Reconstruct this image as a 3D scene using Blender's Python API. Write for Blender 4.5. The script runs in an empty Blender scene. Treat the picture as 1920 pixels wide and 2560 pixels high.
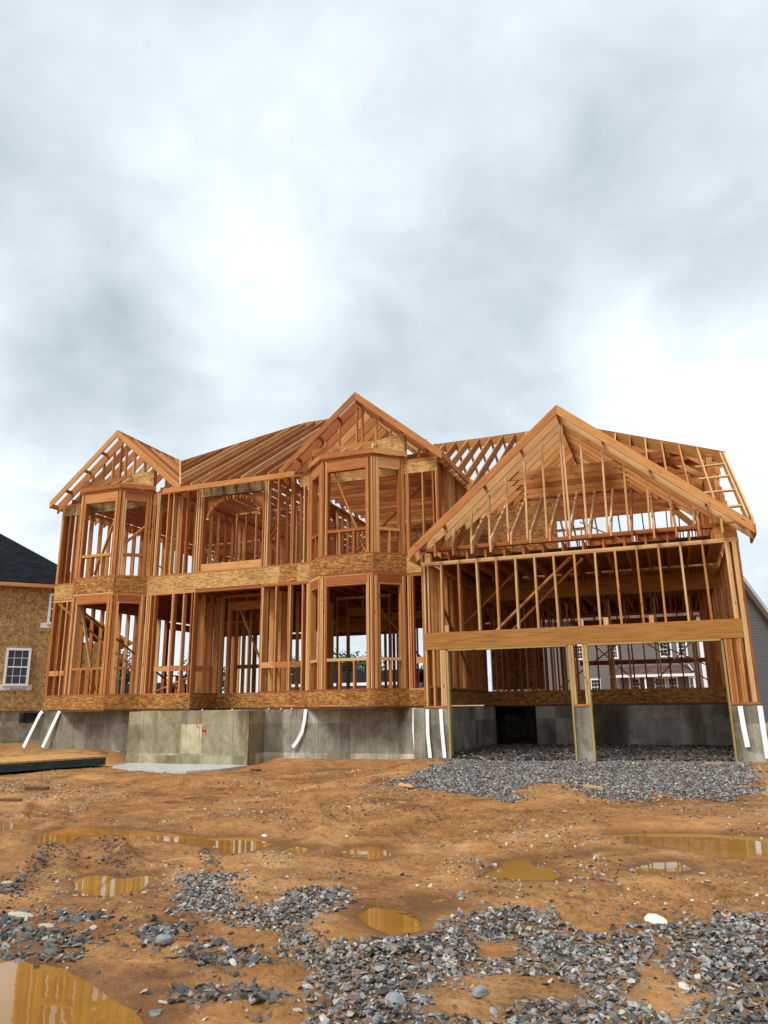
import bpy, bmesh, math, random
import numpy as np
from mathutils import Vector, Matrix
from math import radians, sin, cos, tan, atan, pi, sqrt
random.seed(7)
rng = np.random.default_rng(11)
sc = bpy.context.scene
COL = sc.collection

# ------------------------------------------------------------------ camera
YAW, PITCH, ROLL = radians(20.8), radians(14.65), radians(-0.7)
f_ = Vector((-sin(YAW)*cos(PITCH), cos(YAW)*cos(PITCH), sin(PITCH)))
r_ = Vector((cos(YAW), sin(YAW), 0)); u_ = r_.cross(f_)
r2 = cos(ROLL)*r_ + sin(ROLL)*u_; u2 = -sin(ROLL)*r_ + cos(ROLL)*u_
cam = bpy.data.cameras.new('camera'); cam.sensor_fit = 'VERTICAL'; cam.sensor_height = 36
cam.lens = 1850/2560*36; cam.clip_start = .05; cam.clip_end = 3000
co = bpy.data.objects.new('camera', cam); COL.objects.link(co)
M = Matrix((r2, u2, -f_)).transposed().to_4x4(); M.translation = Vector((0, 0, 1.065))
co.matrix_world = M
sc.camera = co

# ------------------------------------------------------------------ light
sc.view_settings.view_transform = 'Standard'; sc.view_settings.look = 'None'
sc.view_settings.gamma = 1; sc.view_settings.exposure = 1.12
SUN_EL, SUN_AZ = radians(52), radians(205)      # azimuth clockwise from +Y (behind the camera, a little left)
sd = Vector((sin(SUN_AZ)*cos(SUN_EL), cos(SUN_AZ)*cos(SUN_EL), sin(SUN_EL)))
sun = bpy.data.lights.new('sun', 'SUN'); sun.energy = 1.5; sun.angle = radians(18); sun.color = (1, .96, .9)
so = bpy.data.objects.new('sun', sun); COL.objects.link(so)
so.rotation_euler = (-sd).to_track_quat('-Z', 'Y').to_euler()

def ramp(nt, stops, interp='LINEAR'):
    n = nt.nodes.new('ShaderNodeValToRGB'); cr = n.color_ramp; cr.interpolation = interp
    while len(cr.elements) < len(stops): cr.elements.new(.5)
    for e, (p, c) in zip(cr.elements, stops): e.position = p; e.color = (*c, 1) if len(c) == 3 else c
    return n
def mth(nt, op, a, b=None, c=None, clamp=False):
    n = nt.nodes.new('ShaderNodeMath'); n.operation = op; n.use_clamp = clamp
    for i, v in enumerate((a, b, c)):
        if v is None: continue
        if isinstance(v, (int, float)): n.inputs[i].default_value = v
        else: nt.links.new(v, n.inputs[i])
    return n.outputs[0]
def noise(nt, vec, scale, detail=4, rough=.55, dist=0, w=None):
    n = nt.nodes.new('ShaderNodeTexNoise'); n.inputs['Scale'].default_value = scale
    n.inputs['Detail'].default_value = detail; n.inputs['Roughness'].default_value = rough
    n.inputs['Distortion'].default_value = dist
    if vec is not None: nt.links.new(vec, n.inputs['Vector'])
    return n.outputs['Fac']
def mapping(nt, vec, scale=(1, 1, 1), loc=(0, 0, 0), rot=(0, 0, 0)):
    n = nt.nodes.new('ShaderNodeMapping'); n.inputs['Scale'].default_value = scale
    n.inputs['Location'].default_value = loc; n.inputs['Rotation'].default_value = rot
    nt.links.new(vec, n.inputs['Vector']); return n.outputs['Vector']
def mixc(nt, fac, a, b, blend='MIX'):
    n = nt.nodes.new('ShaderNodeMix'); n.data_type = 'RGBA'; n.blend_type = blend
    for i, v in ((0, fac), (6, a), (7, b)):
        if isinstance(v, (int, float)): n.inputs[i].default_value = v
        elif isinstance(v, tuple): n.inputs[i].default_value = (*v, 1)
        else: nt.links.new(v, n.inputs[i])
    return n.outputs[2]

world = bpy.data.worlds.new('World'); sc.world = world; world.use_nodes = True
nt = world.node_tree; nt.nodes.clear()
out = nt.nodes.new('ShaderNodeOutputWorld'); bg = nt.nodes.new('ShaderNodeBackground')
nt.links.new(bg.outputs[0], out.inputs[0])
tc = nt.nodes.new('ShaderNodeTexCoord'); gen = tc.outputs['Generated']
sky = nt.nodes.new('ShaderNodeTexSky'); sky.sky_type = 'NISHITA'; sky.sun_disc = False
sky.sun_elevation = SUN_EL; sky.sun_rotation = SUN_AZ
skyc = mixc(nt, 1.0, sky.outputs[0], (.1, .1, .1), 'MULTIPLY')
sep = nt.nodes.new('ShaderNodeSeparateXYZ'); nt.links.new(gen, sep.inputs[0])
den = mth(nt, 'ADD', mth(nt, 'ABSOLUTE', sep.outputs[2]), .35)
comb = nt.nodes.new('ShaderNodeCombineXYZ')
nt.links.new(mth(nt, 'DIVIDE', sep.outputs[0], den), comb.inputs[0])
nt.links.new(mth(nt, 'DIVIDE', sep.outputs[1], den), comb.inputs[1])
cv = mapping(nt, comb.outputs[0], loc=(3.1, 1.7, .4))
n1 = noise(nt, cv, 1.1, 5, .5, .15)
n2 = noise(nt, cv, 2.6, 7, .52, .35)
n3 = noise(nt, cv, 7.5, 7, .55, .5)
b = mth(nt, 'ADD', mth(nt, 'MULTIPLY_ADD', n1, .20, .52), mth(nt, 'MULTIPLY_ADD', n2, .40, -.20))
b = mth(nt, 'ADD', b, mth(nt, 'MULTIPLY_ADD', n3, .34, -.17))
# broad bright and dark cloud masses: (azimuth from +Y, elevation, radius, all in degrees, amount)
LOBES = [(-42.6, 39.9, 8, 0.09), (-37.1, 35.0, 6, 0.05), (-26.3, 41.7, 8, 0.08), (-31.2, 30.6, 7, 0.12), (-48.8, 24.9, 8, 0.2),
         (6.0, 20.1, 9, 0.26), (4.4, 30.9, 6, 0.08), (-47.5, 13.2, 7, 0.22), (-18.7, 46.7, 10, 0.06), (-34.9, 20.4, 5, 0.06),
         (-48.9, 32.3, 10, -0.15), (-43.6, 29.1, 6, -0.1), (-42.5, 20.9, 8, -0.19), (-48.1, 18.7, 6, -0.12), (-10.4, 33.2, 13, -0.06),
         (-3.3, 27.9, 10, -0.07), (-17.6, 27.7, 9, -0.05), (7.6, 35.8, 9, -0.1), (-27.3, 24.4, 4, -0.08), (8.8, 27.7, 4, -0.12)]
wob = nt.nodes.new('ShaderNodeTexNoise'); wob.inputs['Scale'].default_value = 3.5; wob.inputs['Detail'].default_value = 4
nt.links.new(gen, wob.inputs['Vector'])
wv = nt.nodes.new('ShaderNodeVectorMath'); wv.operation = 'MULTIPLY_ADD'
nt.links.new(wob.outputs['Color'], wv.inputs[0]); wv.inputs[1].default_value = (.24,)*3
wv2 = nt.nodes.new('ShaderNodeVectorMath'); wv2.operation = 'ADD'; wv2.inputs[1].default_value = (-.12,)*3
nt.links.new(gen, wv2.inputs[0]); nt.links.new(wv2.outputs[0], wv.inputs[2])
wnm = nt.nodes.new('ShaderNodeVectorMath'); wnm.operation = 'NORMALIZE'; nt.links.new(wv.outputs[0], wnm.inputs[0])
for az, el, rad, amt in LOBES:
    dp = nt.nodes.new('ShaderNodeVectorMath'); dp.operation = 'DOT_PRODUCT'
    nt.links.new(wnm.outputs[0], dp.inputs[0]); dp.inputs[1].default_value = (sin(radians(az))*cos(radians(el)), cos(radians(az))*cos(radians(el)), sin(radians(el)))
    mr = nt.nodes.new('ShaderNodeMapRange'); mr.interpolation_type = 'SMOOTHSTEP'
    mr.inputs[1].default_value = cos(radians(rad*1.45)); mr.inputs[2].default_value = 1.0
    mr.inputs[3].default_value = 0; mr.inputs[4].default_value = amt
    nt.links.new(dp.outputs['Value'], mr.inputs[0])
    b = mth(nt, 'ADD', b, mr.outputs[0])
rc = ramp(nt, [(.12, (.26, .31, .36)), (.42, (.50, .575, .63)), (.62, (.665, .745, .80)), (.82, (.86, .93, .965)), (1.0, (1.0, 1.03, 1.03))])
nt.links.new(b, rc.inputs[0])
skm = mixc(nt, .95, skyc, rc.outputs[0])
nt.links.new(skm, bg.inputs[0]); bg.inputs[1].default_value = 0.56

# ------------------------------------------------------------------ materials
def new_mat(name):
    m = bpy.data.materials.new(name); m.use_nodes = True; t = m.node_tree
    return m, t, t.nodes['Principled BSDF']
def bump(t, bs, h, strength=.3, dist=.01):
    n = t.nodes.new('ShaderNodeBump'); n.inputs['Strength'].default_value = strength; n.inputs['Distance'].default_value = dist
    t.links.new(h, n.inputs['Height']); t.links.new(n.outputs[0], bs.inputs['Normal'])
def objvec(t, off=37.):
    tc = t.nodes.new('ShaderNodeTexCoord'); oi = t.nodes.new('ShaderNodeObjectInfo')
    vm = t.nodes.new('ShaderNodeVectorMath'); vm.operation = 'MULTIPLY_ADD'
    cx = t.nodes.new('ShaderNodeCombineXYZ')
    for i, k in enumerate((off, off*.73, off*1.31)):
        t.links.new(mth(t, 'MULTIPLY', oi.outputs['Random'], k), cx.inputs[i])
    vm.operation = 'ADD'; t.links.new(tc.outputs['Object'], vm.inputs[0]); t.links.new(cx.outputs[0], vm.inputs[1])
    return vm.outputs[0], oi.outputs['Random']
def wood(name, cols, dark=.70, knots=True, stain=0.0):
    m, t, bs = new_mat(name)
    v, rnd = objvec(t)
    rc = ramp(t, [(i/(len(cols)-1), c) for i, c in enumerate(cols)])
    g0 = noise(t, mapping(t, v, (1.1, 6, 6)), 1.0, 3)
    t.links.new(mth(t, 'ADD', mth(t, 'MULTIPLY', rnd, .75), mth(t, 'MULTIPLY_ADD', g0, .7, -.22)), rc.inputs[0])
    g = noise(t, mapping(t, v, (1.8, 55, 55)), 1.0, 5, .6, .4)
    gr = ramp(t, [(.30, (dark, dark*.88, dark*.75)), (.55, (1, 1, 1)), (.8, (1.12, 1.1, 1.05))])
    t.links.new(g, gr.inputs[0])
    c = mixc(t, 1.0, rc.outputs[0], gr.outputs[0], 'MULTIPLY')
    if knots:
        vo = t.nodes.new('ShaderNodeTexVoronoi'); vo.inputs['Scale'].default_value = 1
        vo.inputs['Randomness'].default_value = 1
        t.links.new(mapping(t, v, (2.6, 9, 9)), vo.inputs['Vector'])
        kr = ramp(t, [(.0, (.13, .07, .03)), (.08, (.3, .16, .08)), (.14, (1, 1, 1))])
        t.links.new(vo.outputs['Distance'], kr.inputs[0])
        c = mixc(t, .85, c, kr.outputs[0], 'MULTIPLY')
    if stain:
        s = noise(t, v, 3.5, 5, .6, .5); sr = ramp(t, [(.42, (1, 1, 1)), (.62, (1-stain,)*3)])
        t.links.new(s, sr.inputs[0]); c = mixc(t, 1.0, c, sr.outputs[0], 'MULTIPLY')
    t.links.new(c, bs.inputs['Base Color']); bs.inputs['Roughness'].default_value = .78
    bs.inputs['Specular IOR Level'].default_value = .25
    bump(t, bs, g, .25, .004)
    return m
W_FIR = wood('fir', [(.29, .095, .026), (.45, .18, .052), (.57, .265, .085), (.65, .35, .135)])
W_RED = wood('red_fir', [(.23, .064, .017), (.37, .122, .033), (.48, .185, .055)])
W_PALE = wood('pale_spruce', [(.48, .255, .10), (.60, .36, .16), (.67, .44, .22)])
W_TREAT = wood('treated_pine', [(.34, .245, .085), (.44, .33, .13)], knots=True)
W_LVL = wood('laminated_veneer', [(.34, .145, .032), (.44, .21, .052)], dark=.5, knots=False)
W_WEATHER = wood('weathered_header', [(.20, .135, .06), (.36, .25, .11)], dark=.35, knots=True, stain=.55)
W_DARK = wood('wet_sill', [(.10, .05, .025), (.17, .085, .04)], knots=False)

def osb(name, c0, c1, c2, stain=.4, iso=False):
    m, t, bs = new_mat(name)
    v, rnd = objvec(t)
    tot = None
    fac = []
    for i, (rot, s) in enumerate(((.15, 1), (1.0, 1.1), (2.1, .95))):
        vo = t.nodes.new('ShaderNodeTexVoronoi'); vo.inputs['Scale'].default_value = 1
        vv = mapping(t, v, ((12*s, 20*s, 20*s) if i else (20*s, 12*s, 12*s)) if iso else (9*s, 38*s, 38*s) if i != 1 else (20*s, 20*s, 22*s), rot=(rot*.7, rot, rot))
        t.links.new(vv, vo.inputs['Vector']); sp = t.nodes.new('ShaderNodeSeparateColor'); t.links.new(vo.outputs['Color'], sp.inputs[0])
        fac.append(sp.outputs[0])
    f = mth(t, 'ADD', mth(t, 'MULTIPLY', fac[0], .45), mth(t, 'ADD', mth(t, 'MULTIPLY', fac[1], .3), mth(t, 'MULTIPLY', fac[2], .25)))
    rc = ramp(t, [(.2, c0), (.5, c1), (.8, c2)]); t.links.new(f, rc.inputs[0])
    s = noise(t, v, 1.7, 5, .6, .4); sr = ramp(t, [(.40, (1, 1, 1)), (.66, (1-stain, 1-stain*1.05, 1-stain*1.1))]); t.links.new(s, sr.inputs[0])
    c = mixc(t, 1.0, rc.outputs[0], sr.outputs[0], 'MULTIPLY')
    t.links.new(c, bs.inputs['Base Color']); bs.inputs['Roughness'].default_value = .75; bs.inputs['Specular IOR Level'].default_value = .25
    bump(t, bs, f, .3, .004); return m
OSB_WET = osb('osb_wet', (.17, .06, .013), (.37, .155, .036), (.56, .28, .085), .22)
OSB_DRY = osb('osb_dry', (.33, .165, .042), (.50, .28, .088), (.64, .41, .165), .2)
OSB_WALL = osb('osb_wall', (.22, .12, .045), (.38, .225, .085), (.53, .345, .15), .15, iso=True)

def concrete(name, c0, c1, c2):
    m, t, bs = new_mat(name)
    tc = t.nodes.new('ShaderNodeTexCoord'); v = tc.outputs['Object']
    a = noise(t, v, 1.1, 6, .6, .3)
    streak = noise(t, mapping(t, v, (2.6, 2.6, 1.5)), 1.0, 6, .68, .8)
    fine = noise(t, v, 30, 4, .6)
    rc = ramp(t, [(.33, c0), (.5, c1), (.68, c2)])
    t.links.new(mth(t, 'ADD', mth(t, 'MULTIPLY', a, .45), mth(t, 'MULTIPLY', streak, .55)), rc.inputs[0])
    sr = ramp(t, [(.36, (.50, .44, .36)), (.44, (.95, .95, .95)), (.70, (1, 1, 1)), (.78, (1.35, 1.35, 1.35))])
    s2 = noise(t, mapping(t, v, (.9, .9, .22), loc=(4, 2, 9)), 1.0, 4, .55, .1); t.links.new(s2, sr.inputs[0])
    c = mixc(t, 1.0, rc.outputs[0], sr.outputs[0], 'MULTIPLY')
    ge = t.nodes.new('ShaderNodeNewGeometry'); sx = t.nodes.new('ShaderNodeSeparateXYZ'); t.links.new(ge.outputs['Position'], sx.inputs[0])
    cell = mth(t, 'ADD', mth(t, 'FLOOR', mth(t, 'DIVIDE', sx.outputs[0], .61)), mth(t, 'MULTIPLY', mth(t, 'FLOOR', mth(t, 'DIVIDE', sx.outputs[1], .61)), 7.3))
    cell = mth(t, 'ADD', cell, mth(t, 'MULTIPLY', mth(t, 'FLOOR', mth(t, 'DIVIDE', mth(t, 'ADD', sx.outputs[2], .02), .69)), 3.7))
    wn = t.nodes.new('ShaderNodeTexWhiteNoise'); wn.noise_dimensions = '1D'; t.links.new(cell, wn.inputs['W'])
    pr = ramp(t, [(0, (.50, .47, .42)), (.45, (.85, .84, .8)), (.8, (1.1, 1.1, 1.1)), (1, (1.75, 1.78, 1.8))]); t.links.new(wn.outputs['Value'], pr.inputs[0])
    c = mixc(t, .8, c, pr.outputs[0], 'MULTIPLY')
    fr = ramp(t, [(.3, (.82,)*3), (.7, (1.1,)*3)]); t.links.new(fine, fr.inputs[0])
    c = mixc(t, 1.0, c, fr.outputs[0], 'MULTIPLY')
    t.links.new(c, bs.inputs['Base Color']); bs.inputs['Roughness'].default_value = .85
    bump(t, bs, mth(t, 'ADD', a, mth(t, 'MULTIPLY', fine, .2)), .35, .012); return m
CONC = concrete('poured_concrete', (.11, .09, .058), (.30, .27, .21), (.52, .50, .45))
CONC_ST = concrete('stoop_concrete', (.16, .125, .058), (.32, .275, .155), (.50, .46, .34))

def plain(name, col, rough=.6, metal=0, var=.12, scale=6, bmp=0):
    m, t, bs = new_mat(name)
    v, rnd = objvec(t)
    n = noise(t, v, scale, 5)
    rc = ramp(t, [(.3, tuple(c*(1-var) for c in col)), (.7, tuple(min(1, c*(1+var)) for c in col))])
    t.links.new(n, rc.inputs[0]); t.links.new(rc.outputs[0], bs.inputs['Base Color'])
    bs.inputs['Roughness'].default_value = rough; bs.inputs['Metallic'].default_value = metal
    if bmp: bump(t, bs, n, bmp, .01)
    return m
WHITE = plain('white_vinyl', (.80, .80, .82), .4, 0, .04)
STRAP = plain('galvanised_strap', (.88, .88, .9), .45, 0, .05)
PAINT = plain('orange_marking_paint', (.50, .10, .05), .8, 0, .35, 40)
GLASS, t, bs = new_mat('window_glass'); bs.inputs['Base Color'].default_value = (.012, .014, .018, 1); bs.inputs['Roughness'].default_value = .04
TAPE = plain('flashing_tape', (.74, .76, .80), .35, 0, .08)
INK = plain('black_ink', (.02, .02, .02), .6)
TEAL = plain('dark_teal_wrap', (.012, .035, .045), .5, 0, .4)
SID_BR = plain('taupe_siding', (.15, .125, .115), .6, 0, .06)
SID_GR = plain('grey_siding', (.14, .14, .145), .6, 0, .06)
SLAB = plain('pale_wet_slab', (.50, .50, .51), .35, 0, .12, 5, .2)

def shingle(name, c):
    m, t, bs = new_mat(name)
    tc = t.nodes.new('ShaderNodeTexCoord')
    br = t.nodes.new('ShaderNodeTexBrick'); br.inputs['Scale'].default_value = 1
    br.inputs['Brick Width'].default_value = .32; br.inputs['Row Height'].default_value = .14; br.inputs['Mortar Size'].default_value = .012
    br.inputs['Color1'].default_value = (*c, 1); br.inputs['Color2'].default_value = (*(x*1.9+.004 for x in c), 1); br.inputs['Mortar'].default_value = (*(x*.3 for x in c), 1)
    t.links.new(tc.outputs['UV'], br.inputs['Vector'])
    t.links.new(br.outputs['Color'], bs.inputs['Base Color']); bs.inputs['Roughness'].default_value = .95; bs.inputs['Specular IOR Level'].default_value = .1
    bump(t, bs, br.outputs['Fac'], -.4, .01); return m
SHING_BK = shingle('black_shingles', (.006, .007, .010))
SHING_BR = shingle('brown_shingles', (.09, .055, .05))

def mud_mat():
    m, t, bs = new_mat('red_clay_mud')
    tc = t.nodes.new('ShaderNodeTexCoord'); v = tc.outputs['Object']
    at = t.nodes.new('ShaderNodeAttribute'); at.attribute_name = 'wet'
    sp = t.nodes.new('ShaderNodeSeparateColor'); t.links.new(at.outputs['Color'], sp.inputs[0])
    a = noise(t, v, .5, 6, .6, .5); bn = noise(t, mapping(t, v, (1, 1.6, 1)), 2.6, 7, .68, .5); c = noise(t, v, 24, 6, .7)
    rc = ramp(t, [(.33, (.14, .055, .017)), (.42, (.29, .122, .036)), (.50, (.43, .20, .062)), (.57, (.51, .26, .092)), (.67, (.60, .36, .18))])
    t.links.new(mth(t, 'ADD', mth(t, 'MULTIPLY', a, .52), mth(t, 'MULTIPLY_ADD', bn, .5, -.01)), rc.inputs[0])
    fr = ramp(t, [(.34, (.30, .25, .21)), (.47, (.9, .88, .86)), (.60, (1.05, 1.05, 1.05)), (.75, (1.3, 1.28, 1.22))]); t.links.new(c, fr.inputs[0])
    gr = noise(t, v, 1.3, 4, .6, .3); grr = ramp(t, [(.36, (.45,)*3), (.56, (1,)*3)]); t.links.new(gr, grr.inputs[0])
    col = mixc(t, grr.outputs[0], rc.outputs[0], mixc(t, 1.0, rc.outputs[0], fr.outputs[0], 'MULTIPLY'))
    vo = t.nodes.new('ShaderNodeTexVoronoi'); vo.inputs['Scale'].default_value = 38; t.links.new(v, vo.inputs['Vector'])
    vr = ramp(t, [(.0, (.4, .34, .3)), (.12, (.55, .48, .42)), (.2, (1, 1, 1))]); t.links.new(vo.outputs['Distance'], vr.inputs[0])
    col = mixc(t, mth(t, 'MULTIPLY', grr.outputs[0], .7), col, mixc(t, 1.0, col, vr.outputs[0], 'MULTIPLY'))
    w = noise(t, v, .8, 4, .5, .2); wr = ramp(t, [(.50, (0, 0, 0)), (.66, (1, 1, 1))]); t.links.new(w, wr.inputs[0])
    col = mixc(t, mth(t, 'MULTIPLY', wr.outputs[0], .5), col, (.36, .15, .03))
    col = mixc(t, mth(t, 'MULTIPLY', sp.outputs[0], .75), col, (.17, .068, .016))        # soaked margin round the puddles
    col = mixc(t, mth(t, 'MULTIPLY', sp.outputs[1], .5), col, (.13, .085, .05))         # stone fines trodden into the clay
    t.links.new(col, bs.inputs['Base Color'])
    wet = mth(t, 'MAXIMUM', mth(t, 'MULTIPLY', wr.outputs[0], .8), sp.outputs[0])
    t.links.new(mth(t, 'MULTIPLY_ADD', wet, -.42, .74), bs.inputs['Roughness'])
    bs.inputs['Specular IOR Level'].default_value = .35
    h = mth(t, 'ADD', mth(t, 'MULTIPLY', bn, .8), mth(t, 'MULTIPLY', mth(t, 'MULTIPLY', c, grr.outputs[0]), .8))
    bump(t, bs, h, 1.0, .07); return m
MUD = mud_mat()
WATER, t, bs = new_mat('muddy_water')
tc = t.nodes.new('ShaderNodeTexCoord'); wn = noise(t, tc.outputs['Object'], 1.2, 4)
wr = ramp(t, [(.35, (.25, .115, .02)), (.65, (.34, .175, .04))]); t.links.new(wn, wr.inputs[0]); t.links.new(wr.outputs[0], bs.inputs['Base Color'])
bs.inputs['Roughness'].default_value = .015; bs.inputs['IOR'].default_value = 1.33
bump(t, bs, noise(t, mapping(t, tc.outputs['Object'], (1, 1, 1)), 9, 2), .05, .006)
def stone_mat(name):
    m, t, bs = new_mat(name)
    at = t.nodes.new('ShaderNodeAttribute'); at.attribute_name = 'tint'
    tc = t.nodes.new('ShaderNodeTexCoord'); n = noise(t, tc.outputs['Object'], 55, 5, .65)
    r = ramp(t, [(.3, (.6,)*3), (.7, (1.35,)*3)]); t.links.new(n, r.inputs[0])
    t.links.new(mixc(t, 1.0, at.outputs['Color'], r.outputs[0], 'MULTIPLY'), bs.inputs['Base Color'])
    bs.inputs['Roughness'].default_value = .42; bump(t, bs, n, .5, .004); return m
STONE = stone_mat('crushed_bluestone')
WHITE_ROCK = plain('white_quartz', (.66, .62, .54), .7, 0, .25, 9, .5)
CREAM_ROCK = plain('cream_rock', (.42, .37, .27), .8, 0, .3, 12, .6)
BARK = plain('bark', (.09, .06, .04), .9, 0, .3, 9, .5)
LEAF, t, bs = new_mat('leaves')
oi = t.nodes.new('ShaderNodeAttribute'); oi.attribute_name = 'tint'
t.links.new(oi.outputs['Color'], bs.inputs['Base Color']); bs.inputs['Roughness'].default_value = .7

# ------------------------------------------------------------------ helpers
def link(o, parent=None, label=None, cat=None, group=None, kind=None):
    COL.objects.link(o)
    if parent: o.parent = parent
    if label: o['label'] = label
    if cat: o['category'] = cat
    if group: o['group'] = group
    if kind: o['kind'] = kind
    return o
def mesh_obj(name, verts, faces, mat, parent=None, **kw):
    me = bpy.data.meshes.new(name); me.from_pydata([tuple(v) for v in verts], [], faces); me.update()
    me.materials.append(mat)
    return link(bpy.data.objects.new(name, me), parent, **kw)
BOXF = [(0, 1, 2, 3), (7, 6, 5, 4), (0, 4, 5, 1), (1, 5, 6, 2), (2, 6, 7, 3), (3, 7, 4, 0)]
def board(name, p0, p1, w, h, up, mat, parent, cut=0., cut1=None, jit=.0015, **kw):
    """straight member from p0 to p1: w = width across, h = height along 'up'; cut = slope of plumb end cuts"""
    p0 = Vector(p0); p1 = Vector(p1); L = (p1-p0).length
    if L < .03: return None
    ex = (p1-p0)/L; up = Vector(up); ey = up.cross(ex).normalized(); ez = ex.cross(ey)
    c1 = cut if cut1 is None else cut1
    vs = []
    for y in (-w/2, w/2):
        vs += [(-L/2 - cut*h/2, y, -h/2), (L/2 - c1*h/2, y, -h/2), (L/2 + c1*h/2, y, h/2), (-L/2 + cut*h/2, y, h/2)]
    o = mesh_obj(name, vs, BOXF, mat, parent, **kw)
    c = (p0+p1)/2 + Vector((random.uniform(-jit, jit), random.uniform(-jit, jit), random.uniform(-jit, jit)))
    mw = Matrix((ex, ey, ez)).transposed().to_4x4(); mw.translation = c
    o.matrix_world = mw if parent is None else mw
    return o
def box(name, lo, hi, mat, parent=None, **kw):
    (x0, y0, z0), (x1, y1, z1) = lo, hi
    c = Vector(((x0+x1)/2, (y0+y1)/2, (z0+z1)/2)); a, b_, d = (x1-x0)/2, (y1-y0)/2, (z1-z0)/2
    vs = [(-a, -b_, -d), (a, -b_, -d), (a, -b_, d), (-a, -b_, d), (-a, b_, -d), (a, b_, -d), (a, b_, d), (-a, b_, d)]
    o = mesh_obj(name, vs, BOXF, mat, parent, **kw); o.location = c; return o
def prism(name, poly, z0, z1, mat, parent=None, **kw):
    n = len(poly)
    vs = [(x, y, z0) for x, y in poly] + [(x, y, z1) for x, y in poly]
    fs = [tuple(range(n))[::-1], tuple(range(n, 2*n))] + [(i, (i+1) % n, n+(i+1) % n, n+i) for i in range(n)]
    return mesh_obj(name, vs, fs, mat, parent, **kw)
def empty(name, loc=(0, 0, 0), **kw):
    o = bpy.data.objects.new(name, None); o.location = loc; o.empty_display_size = .3
    return link(o, **kw)

# value noise for terrain
_LAT = rng.random((256, 256))
def vnoise(x, y):
    xi = np.floor(x).astype(int); yi = np.floor(y).astype(int); fx = x-xi; fy = y-yi
    fx = fx*fx*(3-2*fx); fy = fy*fy*(3-2*fy)
    g = lambda a, b_: _LAT[a & 255, b_ & 255]
    return (g(xi, yi)*(1-fx)+g(xi+1, yi)*fx)*(1-fy)+(g(xi, yi+1)*(1-fx)+g(xi+1, yi+1)*fx)*fy
def fbm(x, y, o=5):
    s = 0; a = .5
    for k in range(o): s = s+a*(vnoise(x*2**k+17*k, y*2**k+31*k)-.5); a *= .5
    return s
def sstep(a, b_, x):
    t = np.clip((x-a)/(b_-a), 0, 1); return t*t*(3-2*t)
def polydist(P, x, y):
    """signed distance to polygon (negative inside)"""
    P = np.array(P); n = len(P); d = np.full(x.shape, 1e9); ins = np.zeros(x.shape, bool)
    for i in range(n):
        ax, ay = P[i]; bx, by = P[(i+1) % n]
        t = np.clip(((x-ax)*(bx-ax)+(y-ay)*(by-ay))/((bx-ax)**2+(by-ay)**2+1e-12), 0, 1)
        d = np.minimum(d, np.hypot(x-ax-t*(bx-ax), y-ay-t*(by-ay)))
        c = ((ay > y) != (by > y)) & (x < (bx-ax)*(y-ay)/(by-ay+1e-12)+ax); ins ^= c
    return np.where(ins, -d, d)
PUD = {
 'a': ([(-3.90,3.59),(-3.72,3.65),(-3.56,3.61),(-3.42,3.62),(-3.21,3.54),(-3.00,3.43),(-2.81,3.36),(-2.66,3.28),(-2.55,3.26),(-2.43,3.17),(-2.31,3.07),(-2.2,2.6),(-3.6,2.4),(-4.4,3.0)], -.315),
 'b': ([(-6.60,6.72),(-6.91,7.11),(-6.97,7.42),(-7.04,7.59),(-6.85,7.61),(-6.10,7.63),(-5.50,7.57),(-4.99,7.40),(-4.78,7.52),(-4.54,7.62),(-4.19,7.36),(-3.90,7.29),(-3.84,7.11),(-3.99,6.98),(-3.96,6.82),(-4.25,6.78),(-4.50,7.02),(-5.08,7.17),(-5.79,7.26),(-6.58,7.26),(-6.31,6.91),(-6.16,6.63),(-6.38,6.58)], -.316),
 'c': ([(-4.84,5.45),(-4.80,5.57),(-4.53,5.55),(-4.36,5.71),(-4.27,5.66),(-4.19,5.43),(-4.18,5.14),(-4.44,5.04)], -.322),
 'd': ([(-3.68,6.93),(-3.65,7.09),(-3.46,7.01),(-3.41,6.84),(-3.58,6.79)], -.282),
 'e': ([(-3.09,6.98),(-3.09,7.20),(-2.97,7.31),(-2.77,7.17),(-2.64,6.96),(-2.76,6.79),(-2.99,6.83)], -.283),
 'f': ([(-1.58,6.53),(-1.52,6.80),(-1.52,7.06),(-1.42,7.15),(-1.32,6.93),(-1.18,6.89),(-1.06,6.60),(-1.07,6.46),(-1.25,6.43),(-1.51,6.44)], -.292),
 'g': ([(-0.72,8.53),(-0.34,8.70),(0.13,8.85),(0.46,8.81),(0.76,8.74),(1.2,8.5),(0.73,7.73),(0.22,7.68),(-0.04,7.82),(-0.47,8.07)], -.258),
 'h': ([(-0.86,7.53),(-0.74,7.70),(-0.46,7.77),(-0.59,7.57),(-0.82,7.41)], -.268),
 'i': ([(-0.44,7.05),(-0.31,7.32),(-0.15,7.40),(-0.08,7.19),(-0.15,6.96),(-0.39,6.92)], -.280),
 'j': ([(-1.88,5.51),(-1.87,5.65),(-1.73,5.69),(-1.67,5.51),(-1.71,5.34),(-1.80,5.36)], -.306),
 'k': ([(-2.11,5.12),(-2.12,5.28),(-1.97,5.27),(-1.78,5.08),(-1.70,4.93),(-1.78,4.80),(-1.94,4.93)], -.310),
 'l': ([(-8.42,7.63),(-7.94,7.68),(-7.61,7.59),(-7.42,7.31),(-7.57,7.22),(-7.87,7.15)], -.316),
 'm': ([(-7.15,14.75),(-7.05,15.35),(-6.75,15.4),(-6.6,14.5),(-6.9,14.2)], -.27),
 'n': ([(-3.86,9.88),(-3.72,10.04),(-3.53,9.95),(-3.55,9.66),(-3.74,9.65)], -.185)}
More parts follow.
